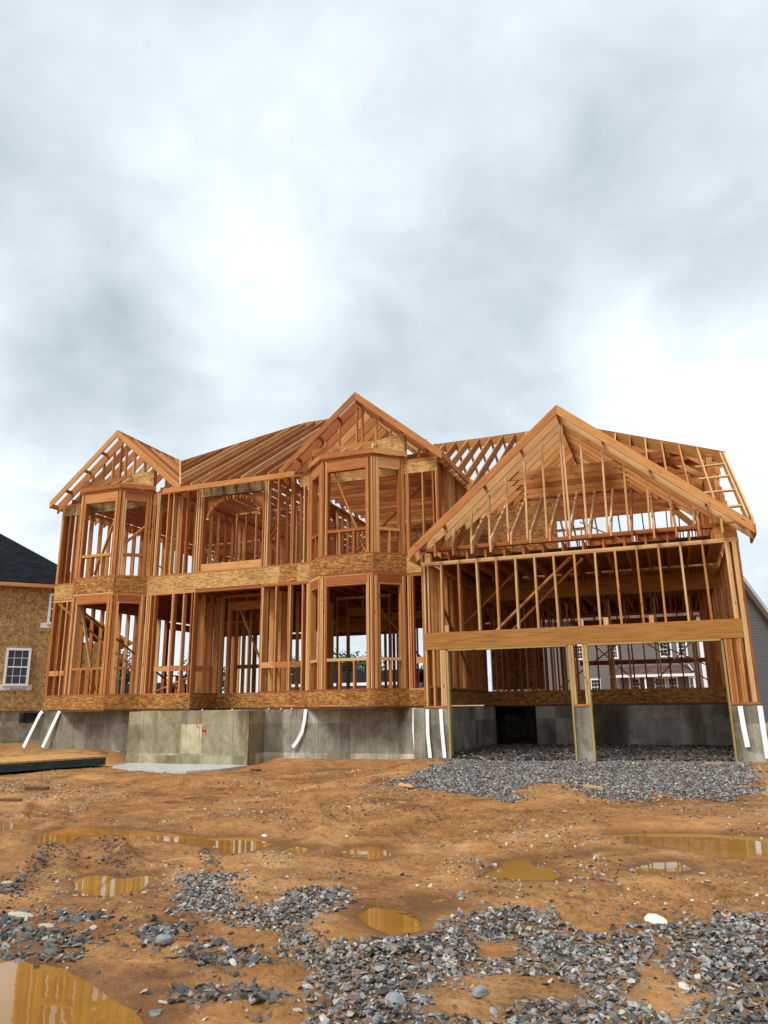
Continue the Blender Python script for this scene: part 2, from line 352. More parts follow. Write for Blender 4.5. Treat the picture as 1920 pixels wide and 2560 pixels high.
GA = [(-3.91,5.52),(-3.88,5.77),(-3.64,5.82),(-3.37,5.42),(-3.01,4.99),(-2.88,5.32),(-2.90,5.62),(-2.48,5.73),(-2.38,5.42),(-2.34,5.00),(-2.23,4.65),(-2.02,4.39),(-1.75,4.52),(-1.54,5.06),(-1.28,5.42),(-0.99,5.58),(-0.78,5.22),(-0.59,5.20),(-0.27,5.57),(-0.12,5.81),(0.08,6.02),(0.45,6.03),(1.2,5.4),(.9,2.2),(-1.3,2.2),(-1.60,3.15),(-1.73,3.45),(-1.93,3.75),(-2.15,3.98),(-2.53,4.38),(-2.85,4.53),(-3.27,4.69)]
BARE = [[(-1.26,3.82),(-1.14,4.20),(-0.93,4.33),(-0.59,4.21),(-0.61,4.04),(-0.85,4.01),(-0.89,3.65),(-1.09,3.58)], [(-0.26,5.30),(-0.17,5.17),(-0.23,4.64),(-0.13,4.37),(-0.24,4.27),(-0.31,4.61)], [(-1.23,4.73),(-1.04,4.87),(-0.98,4.66),(-1.11,4.54)], [(-0.24,4.33),(-0.02,4.29),(-0.15,4.00),(-0.38,4.12)]]
SMALL = [[(-4.77,4.41),(-4.40,4.31),(-4.16,4.19),(-3.87,4.10),(-3.49,4.10),(-3.33,3.95),(-3.18,3.63),(-3.34,3.65),(-3.60,3.70),(-3.89,3.64)], [(-4.09,4.32),(-4.09,4.46),(-3.83,4.50),(-3.67,4.45),(-3.79,4.29)], [(-3.37,4.27),(-3.24,4.40),(-3.08,4.47),(-3.02,4.26),(-2.94,4.08),(-3.08,4.03)], [(-2.90,4.09),(-2.69,4.28),(-2.41,4.18),(-2.08,3.94),(-2.21,3.84),(-2.52,3.79),(-2.72,3.86)], [(-2.55,3.43),(-2.43,3.58),(-2.14,3.57),(-1.94,3.53),(-1.94,3.38),(-2.21,3.34)], [(-5.5,4.93),(-5.07,4.94),(-4.82,4.69),(-5.2,4.5)]]
AP = [(-4.15,10.95),(-4.35,12.90),(-4.33,14.24),(-4.31,15.5),(-1.65,15.6),(1.04,15.74),(1.05,14.5),(0.95,12.75),(0.74,11.29),(0.49,11.00),(0.11,11.17),(-0.33,11.08),(-0.37,10.58),(-0.75,10.32),(-1.07,10.70),(-1.63,11.81),(-2.11,11.50),(-2.08,10.74),(-2.17,10.12),(-2.78,10.61),(-3.40,10.75)]
def seg(x, y, a, b_):
    t = np.clip(((x-a[0])*(b_[0]-a[0])+(y-a[1])*(b_[1]-a[1]))/((b_[0]-a[0])**2+(b_[1]-a[1])**2), 0, 1)
    return np.hypot(x-a[0]-t*(b_[0]-a[0]), y-a[1]-t*(b_[1]-a[1])), t
def ground(x, y):
    x = np.asarray(x, float); y = np.asarray(y, float)
    wx = sstep(-6.5, -4.3, x)
    right = -.30+.26*sstep(5, 14.5, y)
    left = -.30+.16*np.exp(-((y-16.95)/.75)**2)*sstep(-9.9, -9.2, x)+.34*np.exp(-((y-17.2)/1.2)**2)*sstep(-13, -14.6, x)-.05*np.exp(-((x+11.2)/1.6)**2-((y-15.4)/.9)**2)
    h = right*wx+left*(1-wx)
    h = np.where(y > 17.5, np.maximum(h, -.12), h)
    h = h + .06*np.exp(-((x+4.9)/.7)**2-((y-14.75)/.5)**2) + .05*np.exp(-((x-1.5)/.6)**2-((y-14.9)/.5)**2)
    near = np.exp(-((y-8)/14)**2)*np.exp(-((x+4)/16)**2)
    inside = sstep(15.0, 16.5, y)
    h = h + (.12*fbm(x*.55, y*.55)+.055*fbm(x*1.9+9, y*1.9)+.045*fbm(x*8, y*8, 4))*(1-inside)*(1-.8*np.exp(-((x+11.2)/1.9)**2-((y-15.3)/.9)**2))*(.35+.65*near)
    h = h + (.022+.05*sstep(.42, .6, vnoise(x*.9+3, y*.9+8)))*fbm(x*19+5, y*19, 3)*near*(1-inside)
    # soil clods banked against the house
    h = h + .10*np.clip(fbm(x*2.3+4, y*2.3+1), -.05, .3)*np.exp(-((y-15.6)/1.1)**2)*(x < -4.2)
    # wheel ruts on the left
    for a, b_, amp, wd in (((-6.75, 7.3), (-4.75, 4.55), .06, .09), ((-6.0, 7.2), (-4.5, 5.75), .045, .08), ((-8.2, 7.2), (-5.6, 4.7), .06, .09),
                           ((-4.45, 6.7), (-3.85, 5.9), .03, .06), ((-7.6, 7.1), (-5.3, 4.6), -.07, .16), ((-6.35, 7.2), (-4.7, 5.3), -.06, .17), ((-9.5, 9.5), (-7.2, 6.9), .06, .1), ((-8.9, 9.6), (-6.9, 7.7), -.05, .14), ((-5.2, 10.5), (-3.6, 7.6), .045, .12), ((-4.6, 10.6), (-3.1, 7.7), -.04, .15), ((-9, 12.2), (-3.5, 11.3), .05, .16), ((-12, 13), (-8.5, 12.2), .06, .2)):
        d, t = seg(x+.08*fbm(x*2, y*2, 2), y, a, b_)
        h = h + amp*np.exp(-(d/wd/.75)**2)*(.45+.8*vnoise(x*9, y*9)+.6*vnoise(x*23, y*23))*sstep(0, .05, t)*sstep(0, .05, 1-t)
    for a, b_, wd in (((-7.15, 7.2), (-5.0, 4.7), .22), ((-6.35, 7.15), (-4.65, 5.5), .20), ((-4.95, 10.5), (-3.4, 7.7), .22), ((-9.3, 9.6), (-7.1, 7.4), .22), ((-2.9, 10.2), (-2.2, 7.5), .2)):
        d, t = seg(x, y, a, b_); L = np.hypot(b_[0]-a[0], b_[1]-a[1])
        h = h + .016*np.sign(np.sin(t*L*2*pi/.13+6*d))*np.exp(-(d/wd)**4)*sstep(0, .06, t)*sstep(0, .06, 1-t)*sstep(.3, .6, vnoise(x*2+5, y*2)) - .02*np.exp(-(d/wd)**4)
    for P, z in PUD.values():
        P_ = np.array(P); m = (x > P_[:, 0].min()-.8) & (x < P_[:, 0].max()+.8) & (y > P_[:, 1].min()-.8) & (y < P_[:, 1].max()+.8)
        if not m.any(): continue
        s = polydist(P, x[m], y[m]); s2 = s-.04+.11*fbm(x[m]*4, y[m]*4, 4)
        w = sstep(.02, .55, s)
        h[m] = np.maximum(z-.05, z+.16*s2)*(1-w)+h[m]*w
    return h

# ------------------------------------------------------------------ ground
def spaced(segs):
    a = []
    for s, e, st in segs: a += list(np.arange(s, e, st))
    return np.array(a)
xs = spaced([(-700, -100, 60), (-100, -30, 7), (-30, -17, .6), (-17, -9, .09), (-9, 1.4, .028), (1.4, 6, .15), (6, 30, 2), (30, 100, 7), (100, 701, 60)])
ys = spaced([(-60, -4, 8), (-4, 2, .5), (2, 9.5, .026), (9.5, 16.8, .055), (16.8, 24, .3), (24, 60, 3), (60, 200, 14), (200, 1500, 130)])
XX, YY = np.meshgrid(xs, ys); ZZ = ground(XX, YY)
nx, ny = len(xs), len(ys)
me = bpy.data.meshes.new('ground')
V = np.stack([XX, YY, ZZ], -1).reshape(-1, 3).astype(np.float32)
i = np.arange((ny-1)*nx).reshape(ny-1, nx)[:, :-1].ravel()
Fq = np.stack([i, i+1, i+nx+1, i+nx], -1).astype(np.int32)
me.vertices.add(len(V)); me.vertices.foreach_set('co', V.ravel())
me.loops.add(Fq.size); me.loops.foreach_set('vertex_index', Fq.ravel())
me.polygons.add(len(Fq)); me.polygons.foreach_set('loop_start', np.arange(0, Fq.size, 4, dtype=np.int32)); me.polygons.foreach_set('loop_total', np.full(len(Fq), 4, np.int32))
me.polygons.foreach_set('use_smooth', np.ones(len(Fq), bool)); me.update(); me.materials.append(MUD)
GRAVEL_AT = len(V)
wetv = np.zeros(len(V), np.float32); finev = np.zeros(len(V), np.float32)
vx, vy = V[:, 0].astype(float), V[:, 1].astype(float)
for P, z in PUD.values():
    P_ = np.array(P); m = (vx > P_[:, 0].min()-.8) & (vx < P_[:, 0].max()+.8) & (vy > P_[:, 1].min()-.8) & (vy < P_[:, 1].max()+.8)
    wetv[m] = np.maximum(wetv[m], 1-sstep(.02, .26, polydist(P, vx[m], vy[m])+.2*fbm(vx[m]*3, vy[m]*3, 3)))
for P, e in [(GA, .16), (AP, .3)]+[(p, .12) for p in SMALL]:
    P_ = np.array(P); m = (vx > P_[:, 0].min()-.8) & (vx < P_[:, 0].max()+.8) & (vy > P_[:, 1].min()-.8) & (vy < P_[:, 1].max()+.8)
    finev[m] = np.maximum(finev[m], 1-sstep(-.25, .02, polydist(P, vx[m], vy[m])+e*2*fbm(vx[m]*2.3+7, vy[m]*2.3, 4)))
for P in BARE:
    m = (np.abs(vx+.6) < 1) & (vy > 3) & (vy < 6); finev[m] *= sstep(-.08, .1, polydist(P, vx[m], vy[m]))
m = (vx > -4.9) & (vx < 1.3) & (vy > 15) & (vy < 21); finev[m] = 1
at = me.attributes.new('wet', 'FLOAT_COLOR', 'POINT'); at.data.foreach_set('color', np.stack([wetv, finev, wetv*0, wetv*0+1], 1).ravel())
link(bpy.data.objects.new('ground', me), kind='structure')
for k, (P, z) in PUD.items():
    P_ = np.array(P); st = .05
    gx_, gy_ = np.meshgrid(np.arange(P_[:, 0].min()-.3, P_[:, 0].max()+.3, st), np.arange(P_[:, 1].min()-.3, P_[:, 1].max()+.3, st))
    keep = np.argwhere(polydist(P, gx_+st/2, gy_+st/2) < .15); ids = {}; vs = []; fs = []
    def vid(a, b_):
        if (a, b_) not in ids: ids[(a, b_)] = len(vs); vs.append((gx_[0, 0]+b_*st, gy_[0, 0]+a*st, z))
        return ids[(a, b_)]
    for a, b_ in keep: fs.append((vid(a, b_), vid(a, b_+1), vid(a+1, b_+1), vid(a+1, b_)))
    mesh_obj('puddle', vs, fs, WATER, kind='structure')

# ------------------------------------------------------------------ the house frame
H = empty('timber_frame_house', (-7.7, 20, 0), label='unfinished two-storey timber-framed house with bare stud walls and open rafters', cat='house')
H.matrix_world = Matrix.Translation((0, 0, 0))
S = .038; D = .14
YM = 16.84; YG = 15.28; XL = -16.84; XC = -4.95; XR = 1.41; YB = 28.2
Z0, ZD1, ZT1, ZD2, ZT2 = 1.0, 1.41, 4.175, 4.615, 7.08
UP = (0, 0, 1)
def mat_rand(p=.25): 
    r = random.random(); return W_RED if r < p else (W_PALE if r > .86 else W_FIR)

class Wall:
    """stud wall between outer-face points a and b (plan), inward normal n"""
    def __init__(s, a, b_, n, depth=D, mats=None):
        s.a = Vector((*a, 0)); s.b = Vector((*b_, 0)); s.L = (s.b-s.a).length; s.d = (s.b-s.a)/s.L
        s.n = Vector((*n, 0)).normalized(); s.depth = depth
    def pt(s, t, z, inn=None):
        v = s.a+s.d*t+s.n*(s.depth/2 if inn is None else inn); return (v.x, v.y, z)
    def stud(s, t, z0, z1, name='stud', mat=None, w=S, lean=.004):
        q = random.uniform(-lean, lean)
        return board(name, s.pt(t, z0), s.pt(t+q, z1), s.depth, w, s.d, mat or mat_rand(), H)
    def plate(s, z0, z1, t0=0, t1=None, name='plate', mat=None):
        t1 = s.L if t1 is None else t1
        return board(name, s.pt(t0, (z0+z1)/2), s.pt(t1, (z0+z1)/2), s.depth, z1-z0, UP, mat or mat_rand(.4), H)
    def face(s, name, z0, z1, t0, t1, mat, th=S, inn=None):
        """board standing on edge flush with the outer face"""
        return board(name, s.pt(t0, (z0+z1)/2, th/2 if inn is None else inn), s.pt(t1, (z0+z1)/2, th/2 if inn is None else inn), th, z1-z0, UP, mat, H)
    def frame(s, z0, z1, ts, t0=0, t1=None, name='stud', top=True):
        t1 = s.L if t1 is None else t1
        s.plate(z0, z0+S, t0, t1, 'bottom_plate')
        if top:
            s.plate(z1-2*S, z1-S, t0, t1, 'top_plate'); s.plate(z1-S, z1, t0, t1, 'top_plate')
        for t in ts: s.stud(t, z0+S, z1-2*S if top else z1, name)
    def auto(s, z0, z1, openings=(), name='stud', sp=.4064, ends=True, top=True):
        """studs on a regular module with framed openings (t0, t1, sill, head)"""
        s.plate(z0, z0+S, 0, s.L, 'bottom_plate')
        if top: s.plate(z1-2*S, z1-S, 0, s.L, 'top_plate'); s.plate(z1-S, z1, 0, s.L, 'top_plate')
        zt = z1-2*S if top else z1
        ts = list(np.arange(.02, s.L-.02, sp))+[s.L-.02]
        for t in ts:
            op = [o for o in openings if o[0]-.09 < t < o[1]+.09]
            if not op: s.stud(t, z0+S, zt, name); continue
            o = op[0]
            if o[0]+.05 < t < o[1]-.05:
                if o[2] > z0+.3: s.stud(t, z0+S, o[2]-S, 'cripple_stud')
                if zt-o[3]-.24 > .12: s.stud(t, o[3]+.24, zt, 'cripple_stud')
        for o in openings:
            for q in (o[0]-.057, o[1]+.057): s.stud(q, z0+S, zt, 'king_stud')
            for q in (o[0]-.019, o[1]+.019): s.stud(q, z0+S, o[3], 'jack_stud')
            s.face('header', o[3], o[3]+.24, o[0]-.038, o[1]+.038, mat_rand(.5), .08)
            if o[2] > z0+.3: s.plate(o[2]-S, o[2], o[0], o[1], 'window_sill_plate')

# ---- foundation
def fnd(x0, y0, x1, y1, z1=Z0, z0=-.7): return box('foundation_wall', (x0, y0, z0), (x1, y1, z1), CONC, H)
fnd(XL, YM+.012, XC, YM+.25); fnd(XL, YM+.25, XL+.25, YB); fnd(XC-.25, YG+.012, XC-.003, YM+.012); fnd(XC-.25, YM+.25, XC-.004, 20.6)
fnd(XC, YG+.012, -4.42, YG+.25); fnd(-1.90, YG+.012, -1.56, YG+.25); fnd(.90, YG+.012, XR, YG+.25); fnd(XR-.25, YG+.25, XR, YB)
fnd(-3.55, 20.6, XR-.25, 20.85); fnd(XC-.2, 20.6, -4.7, 20.85)
fnd(XL+.25, YB-.25, XR-.25, YB)
# recessed panel seams and tie holes cast into the front faces
for x in np.arange(-16.3, -13.3, .61): box('form_seam', (x, YM+.004, -.3), (x+.012, YM+.0125, .985), CONC_ST, H)
for x in np.arange(-9.4, -5.1, .61): box('form_seam', (x, YM+.004, -.4), (x+.012, YM+.0125, .985), CONC_ST, H)

# ---- sill plates and rim boards, first floor
BAYS = []
for cx in (-14.84, -7.15): BAYS.append([(cx-1.32, YM), (cx-.71, YM-.61), (cx+.69, YM-.61), (cx+1.33, YM)])
def fronts():
    """front wall runs (plan) at floor level: wall pieces + bay faces"""
    L1, M1 = BAYS
    return [((XL, YM), L1[0])] + [(L1[k], L1[k+1]) for k in range(3)] + [(L1[3], M1[0])] + [(M1[k], M1[k+1]) for k in range(3)] + [(M1[3], (XC, YM))]
def inward(a, b_):
    d = Vector((b_[0]-a[0], b_[1]-a[1])).normalized(); return (-d.y, d.x)
PX0, PX1, PY = -11.9, -9.87, 18.1      # porch recess
runs1 = []
for a, b_ in fronts():
    if a == BAYS[0][3]: runs1 += [(a, (PX0, YM)), ((PX0, YM), (PX0, PY)), ((PX0, PY), (PX1, PY)), ((PX1, PY), (PX1, YM)), ((PX1, YM), b_)]
    else: runs1.append((a, b_))
for a, b_ in runs1:
    w = Wall(a, b_, inward(a, b_))
    w.face('sill_plate', Z0+.002, Z0+.05, 0, w.L, W_DARK, .14, .078)
    w.face('rim_board', Z0+.05, ZD1-.003, -.004, w.L+.004, OSB_WET, .03, .012)
for a, b_ in fronts():
    w = Wall(a, b_, inward(a, b_))
    main = abs(a[1]-YM) < .01 and abs(b_[1]-YM) < .01
    if a == BAYS[0][3]:
        w.face('rim_board', ZT1+.004, ZD2-.004, .0, w.L*.28, OSB_DRY, .03, .012); w.face('rim_board', ZT1+.004, ZD2-.004, w.L*.28+.004, w.L*.83, OSB_DRY, .03, .010)
        w.face('rim_board', ZT1+.004, ZD2-.004, w.L*.83+.004, w.L*.93, OSB_WET, .03, .012); w.face('rim_board', ZT1+.004, ZD2-.004, w.L*.93+.004, w.L, OSB_DRY, .03, .011)
    else: w.face('rim_board', ZT1+.004, ZD2-.004, -.004, w.L+.004, OSB_DRY if main else OSB_WET, .03, .012)
for x0, x1, y0, y1 in ((XL, XL, YM, YB),):
    w = Wall((XL, YB), (XL, YM+.03), (1, 0)); w.face('rim_board', Z0+.05, ZD1-.003, 0, w.L, OSB_WET, .03, .015); w.face('rim_board', ZT1+.004, ZD2-.004, 0, w.L, OSB_DRY, .03, .015)
# decks
L1, M1 = BAYS
i_ = .05
prism('subfloor', [(XL+i_, YM+i_), (L1[0][0]+i_, YM+i_), (L1[1][0], L1[1][1]+i_), (L1[2][0], L1[2][1]+i_), (L1[3][0]-i_, YM+i_), (PX0-i_, YM+i_), (PX0-i_, PY+i_), (PX1+i_, PY+i_), (PX1+i_, YM+i_),
      (M1[0][0]+i_, YM+i_), (M1[1][0], M1[1][1]+i_), (M1[2][0], M1[2][1]+i_), (M1[3][0]-i_, YM+i_), (XC-i_, YM+i_), (XC-i_, YB-i_), (XL+i_, YB-i_)], ZD1-.03, ZD1-.006, OSB_WET, H)
prism('subfloor', [(XL+i_, YM+i_), (L1[0][0]+i_, YM+i_), (L1[1][0], L1[1][1]+i_), (L1[2][0], L1[2][1]+i_), (L1[3][0]-i_, YM+i_),
      (M1[0][0]+i_, YM+i_), (M1[1][0], M1[1][1]+i_), (M1[2][0], M1[2][1]+i_), (M1[3][0]-i_, YM+i_), (XC-i_, YM+i_), (XC-i_, YB-i_), (XL+i_, YB-i_)], ZD2-.03, ZD2-.006, OSB_WET, H)
prism('subfloor', [(XC+.01, 20.65), (XR-.05, 20.65), (XR-.05, YB-i_), (XC+.01, YB-i_)], ZD1-.06, ZD1-.03, OSB_WET, H)
prism('subfloor', [(XC+.01, 19.55), (XR-.05, 19.55), (XR-.05, YB-i_), (XC+.01, YB-i_)], ZD2-.03, ZD2-.006, OSB_WET, H)
for x in np.arange(XL+.2, XC, .4064): board('floor_joist', (x, YM+.08, ZT1+.19), (x, YB-.1, ZT1+.19), S, .36, UP, W_RED, H)
for x in np.arange(XC+.2, XR, .4064): board('floor_joist', (x, 19.6, ZT1+.19), (x, YB-.1, ZT1+.19), S, .36, UP, W_RED, H)
for (bx, by) in ((0, 0), (1, 0)):
    Bp = BAYS[bx]
    for x in np.arange(Bp[1][0]+.1, Bp[2][0], .4): board('floor_joist', (x, YM-.55, ZT1+.19), (x, YM+.08, ZT1+.19), S, .36, UP, W_RED, H)

# ---- main front wall, first floor
def rel(xs, x0): return [x-x0 for x in xs]
def seg_wall(x0, x1, z0, z1, xs, y=YM):
    w = Wall((x0, y), (x1, y), (0, 1)); w.frame(z0, z1, rel(xs, x0)); return w
seg_wall(XL, L1[0][0], ZD1, ZT1, [XL+.02, XL+.065, XL+.33, XL+.52, L1[0][0]-.02])
wB = seg_wall(L1[3][0], PX0, ZD1, ZT1, [-13.49, -13.43, -13.37, -13.22, -12.63, -12.59, -12.27, -12.0, -11.92])
wC = seg_wall(PX1, M1[0][0], ZD1, ZT1, [-9.85, -9.81, -9.42, -9.05, -9.01, -8.65, -8.52, -8.48])
wD = seg_wall(M1[3][0], XC, ZD1, ZT1, [-5.80, -5.75, -5.69, -5.25, -5.20, -5.0])
for w, t0s in ((wB, [(.40, .88), (.93, 1.22), (1.26, 1.56)]), (wC, [(.04, .44), (.48, .80), (.88, 1.2)]), (wD, [(.2, .54), (.58, .84)])):
    for a, b_ in t0s: w.face('fire_block', 2.02, 2.16, a, b_, mat_rand(.2), S, .02)
for a, b_ in (((XL+.1), -16.42), (-16.38, L1[0][0]-.05)): board('fire_block', (a, YM+.02, 2.06), (b_, YM+.02, 2.06), S, .14, UP, W_FIR, H)
# porch recess: side walls and back wall with a doorway
for x, sgn in ((PX0, -1), (PX1, 1)):
    w = Wall((x, YM+.15), (x, PY), (sgn, 0)); w.frame(ZD1, ZT1, [.02, .36, .75, 1.08])
    w.face('fire_block', 2.02, 2.16, .05, .34, W_FIR, S, .02); w.face('fire_block', 2.05, 2.19, .38, .73, W_FIR, S, .02)
w = Wall((PX0, PY), (PX1, PY), (0, 1)); w.auto(ZD1, ZT1, [(.32, 1.72, ZD1, 3.72)])
board('brace', (PX1-.05, PY-.02, 3.3), (PX1-.55, PY-.02, 4.0), .02, .09, (0, -1, 0), W_FIR, H)
board('porch_beam', (PX0-.1, YM+.07, ZT1-.045), (PX1+.1, YM+.07, ZT1-.045), .13, .08, UP, W_RED, H)

# ---- main front wall, second floor
seg_wall(XL, L1[0][0], ZD2, ZT2, [XL+.02, XL+.065, XL+.33, XL+.55, L1[0][0]-.02])
w2 = Wall((L1[3][0], YM), (M1[0][0], YM), (0, 1)); x0 = L1[3][0]
w2.plate(ZD2, ZD2+S, 0, w2.L, 'bottom_plate', W_RED)
for x, mt in ((-13.47, W_FIR), (-13.41, W_FIR), (-13.33, W_PALE), (-13.28, W_PALE), (-12.97, None), (-12.79, None), (-12.53, W_RED), (-12.49, W_RED), (-12.32, None), (-12.0, W_PALE), (-11.93, W_PALE), (-11.85, W_PALE),
              (-9.80, W_PALE), (-9.74, W_PALE), (-9.42, None), (-9.02, None), (-8.97, None), (-8.64, W_PALE), (-8.52, None), (-8.48, None)):
    w2.stud(x-x0, ZD2+S, ZT2-2*S, mat=mt)
for x in (-11.78, -9.87): w2.stud(x-x0, ZD2+S, 6.76, 'jack_stud')
w2.face('header', 6.765, ZT2-2*S, -11.99-x0, -9.72-x0, W_WEATHER, .09, .05)
w2.face('window_sill_plate', ZD2+S, ZD2+.235, -11.76-x0, -9.89-x0, W_FIR, S, .02)
for z in (ZT2-2*S, ZT2-S):
    board('top_plate', (XL, YM+.07, z+S/2), (XC, YM+.07, z+S/2), D, S, UP, W_FIR, H)
# arched head of the window over the porch
ac, sz, ra, rb = -10.825, 6.12, .86, .60
prev = None
for k in range(25):
    th = pi - pi*k/24
    p = Vector((ac+ra*cos(th), 0, sz+rb*sin(th))); q = Vector((ac+(ra-.04)*cos(th), 0, sz+(rb-.04)*sin(th)))
    if prev is not None: board('arch_rib', (prev.x, YM+.10, prev.z), (p.x, YM+.10, p.z), .018, .10, (0, 0, 1) if abs(p.x-prev.x) > .03 else (-1, 0, 0), W_RED, H)
    tdir = Vector((-ra*sin(th), 0, rb*cos(th))).normalized()
    board('arch_block', (q.x, YM+.01, q.z), (q.x, YM+.09, q.z), .045, .085, (-tdir.z, 0, tdir.x), W_RED if k % 2 else W_FIR, H)
    prev = p
for s_ in (-1, 1):
    vs_ = [(ac+s_*(ra+.02), YM+.115, sz), (ac+s_*(ra+.02), YM+.115, 6.76)]+[(ac+s_*ra*cos(a), YM+.115, sz+rb*sin(a)) for a in np.linspace(pi/2*.8, 0, 9)]
    vs_ += [(x, YM+.127, z) for x, y, z in vs_]; n_ = len(vs_)//2
    mesh_obj('arch_gusset', vs_, [tuple(range(n_)), tuple(range(n_, 2*n_))[::-1]]+[(k, (k+1) % n_, n_+(k+1) % n_, n_+k) for k in range(n_)], W_RED, H)
# headers across the bay openings in the main wall plane
board('bay_header', (XL+.02, YM+.05, 6.86), (-13.24, YM+.05, 6.86), .09, .29, UP, W_WEATHER, H)
board('bay_header', (-8.78, YM+.05, 6.85), (XC-.02, YM+.05, 6.85), .09, .29, UP, OSB_DRY, H)
wR = Wall((M1[3][0], YM), (XC, YM), (0, 1)); wR.plate(ZD2, ZD2+S, 0, wR.L, 'bottom_plate')
for t in (.03, .07, .45, .72, .80, .845): wR.stud(t, ZD2+S, 6.70)
wR.stud(.035, 6.7, ZT2-.08, 'cripple_stud')
# ---- bays
def bay(Bp, z0, z1, hb, ht, sb, st, upper):
    for k in range(3):
        a, b_ = Bp[k], Bp[k+1]
        w = Wall(a, b_, inward(a, b_))
        o = .0 if k == 1 else .03
        pw = .13 if k == 1 else .115
        w.plate(z0, z0+S, 0, w.L, 'bottom_plate', W_RED)
        w.plate(z1-2*S, z1-S, 0, w.L, 'top_plate'); w.plate(z1-S, z1, 0, w.L, 'top_plate')
        for t in (o+.02, o+.062, pw, w.L-pw, w.L-o-.062, w.L-o-.02): w.stud(t, z0+S, z1-2*S, mat=random.choice((W_PALE, W_FIR, W_FIR, W_RED)), lean=.001)
        w.stud(pw+.04, z0+S, hb, 'jack_stud'); w.stud(w.L-pw-.04, z0+S, hb, 'jack_stud')
        w.face('header', hb+.004, z1-2*S-.003, pw+.02, w.L-pw-.02, W_FIR if upper else W_RED, S, .021)
        w.plate(hb-S, hb, pw+.06, w.L-pw-.06, 'header_plate')
        w.plate(sb, st, pw+.06, w.L-pw-.06, 'window_sill_plate')
        n = 2 if k == 1 else 1
        for q in range(n): w.stud(pw+(w.L-2*pw)*(q+1)/(n+1), z0+S, sb, 'cripple_stud')
for Bp in BAYS:
    bay(Bp, ZD2, 7.155, 6.84, 7.06, 5.21, 5.285, True)
    bay(Bp, ZD1, ZT1, 3.92, 4.14, 2.09, 2.155, False)
    # little hipped roof over the bay: fascia, ledger and short rafters
    O = .035
    q = [(Bp[0][0]-.06-O*.4, YM-.02), (Bp[1][0]-O*.4, YM-.61-O), (Bp[2][0]+O*.4, YM-.61-O), (Bp[3][0]+.06+O*.4, YM-.02)]
    for k in range(3):
        board('bay_fascia', (*q[k], 7.215), (*q[k+1], 7.215), S, .135, UP, W_FIR if k != 1 else W_RED, H, jit=0)
    cx = (Bp[1][0]+Bp[2][0])/2
    board('ledger', (cx-1.25, YM-.03, 7.60), (cx+.9, YM-.03, 7.60), S, .2, UP, W_FIR, H)
    vs_ = [(cx+.62, YM-.07, 7.40), (cx+1.36, YM-.07, 7.29), (cx+1.36, YM-.07, 7.76), (cx+.62, YM-.07, 7.70)]; vs_ += [(x, YM-.052, z) for x, y, z in vs_]
    mesh_obj('gable_sheathing', vs_, BOXF, OSB_DRY, H)
    for x in np.arange(q[1][0]+.05, q[2][0], .42): board('bay_rafter', (x, YM-.61-O+.03, 7.21), (x, YM-.05, 7.55), S, .09, UP, W_PALE, H)
    board('bay_rafter', (*q[1], 7.21), (Bp[1][0]+.25, YM-.06, 7.58), S, .10, UP, W_PALE, H); board('bay_rafter', (*q[2], 7.21), (Bp[2][0]-.2, YM-.06, 7.58), S, .10, UP, W_PALE, H)
    board('bay_rafter', (q[3][0]-.02, YM-.04, 7.24), (Bp[2][0]-.1, YM-.5, 7.33), S, .06, UP, W_PALE, H)
    board('bay_rafter', (q[0][0]+.02, YM-.04, 7.24), (Bp[1][0]+.1, YM-.5, 7.33), S, .06, UP, W_PALE, H)

# ---- garage front
LOWP, UPP = 4.09, 4.405
wG = Wall((XC, YG), (XR, YG), (0, 1)); gx = lambda x: x-XC
for a, b_ in ((XC, -4.42), (-1.92, -1.54), (.88, XR)): wG.plate(Z0+.002, Z0+.045, gx(a), gx(b_), 'sill_plate', W_RED)
for x in (-4.93, -4.885): wG.stud(gx(x), Z0+.045, LOWP-.076, mat=random.choice((W_FIR, W_PALE)), lean=0)
for x in (-4.72, -4.56, -4.515, -4.47): wG.stud(gx(x), Z0+.045, 2.195, 'jack_stud', W_PALE if x > -4.6 else W_FIR, lean=.002)
for x in (-1.885, -1.84, -1.63, -1.585): wG.stud(gx(x), Z0+.045, 2.195, 'jack_stud', W_PALE, lean=.002)
for x in (.955, 1.0, 1.045, 1.15, 1.19): wG.stud(gx(x), Z0+.045, 2.195, 'jack_stud', W_FIR, lean=.002)
for x in (1.34, 1.385, 1.30): wG.stud(gx(x), Z0+.045, LOWP-.076, mat=W_PALE if x < 1.36 else W_RED, lean=0)
board('garage_header', (XC+.055, YG+.05, 2.36), (1.275, YG+.05, 2.36), .12, .325, UP, W_LVL, H)
wG.plate(2.525, 2.555, .06, gx(1.275), 'bottom_plate', W_RED)
gst = [x for x in np.arange(XC+.44, 1.2, .4064)]
for x in gst: wG.stud(gx(x), 2.556, LOWP-.076, mat=random.choice((W_PALE, W_FIR, W_PALE)), lean=.012)
for x in (-4.80, 1.22): wG.stud(gx(x), 2.556, LOWP-.076, mat=W_PALE)
for x in (-4.42, -1.63, -1.15, -.3): board('scrap_block', (x, YG+.05, 2.556), (x, YG+.05, 2.70), .035, .09, (1, 0, 0), W_PALE, H)
for z in (LOWP-.076, LOWP-.038): wG.plate(z, z+.037, 0, wG.L, 'top_plate', W_PALE)
for z in (UPP-.085, UPP-.045): wG.plate(z, z+.04, -.02, wG.L-.02, 'top_plate', W_RED)
box('rim_block', (XR-.42, YG+.004, LOWP+.002), (XR-.01, YG+.042, UPP-.087), W_FIR, H)
box('rim_block', (XC-.01, YG+.004, LOWP+.002), (XC+.05, YG+.12, UPP-.087), W_RED, H)
for x in np.arange(XC+.22, XR-.05, .4064): board('garage_joist', (x, YG+.05, LOWP+.115), (x, 19.47, LOWP+.115), S, .225, UP, W_RED, H)
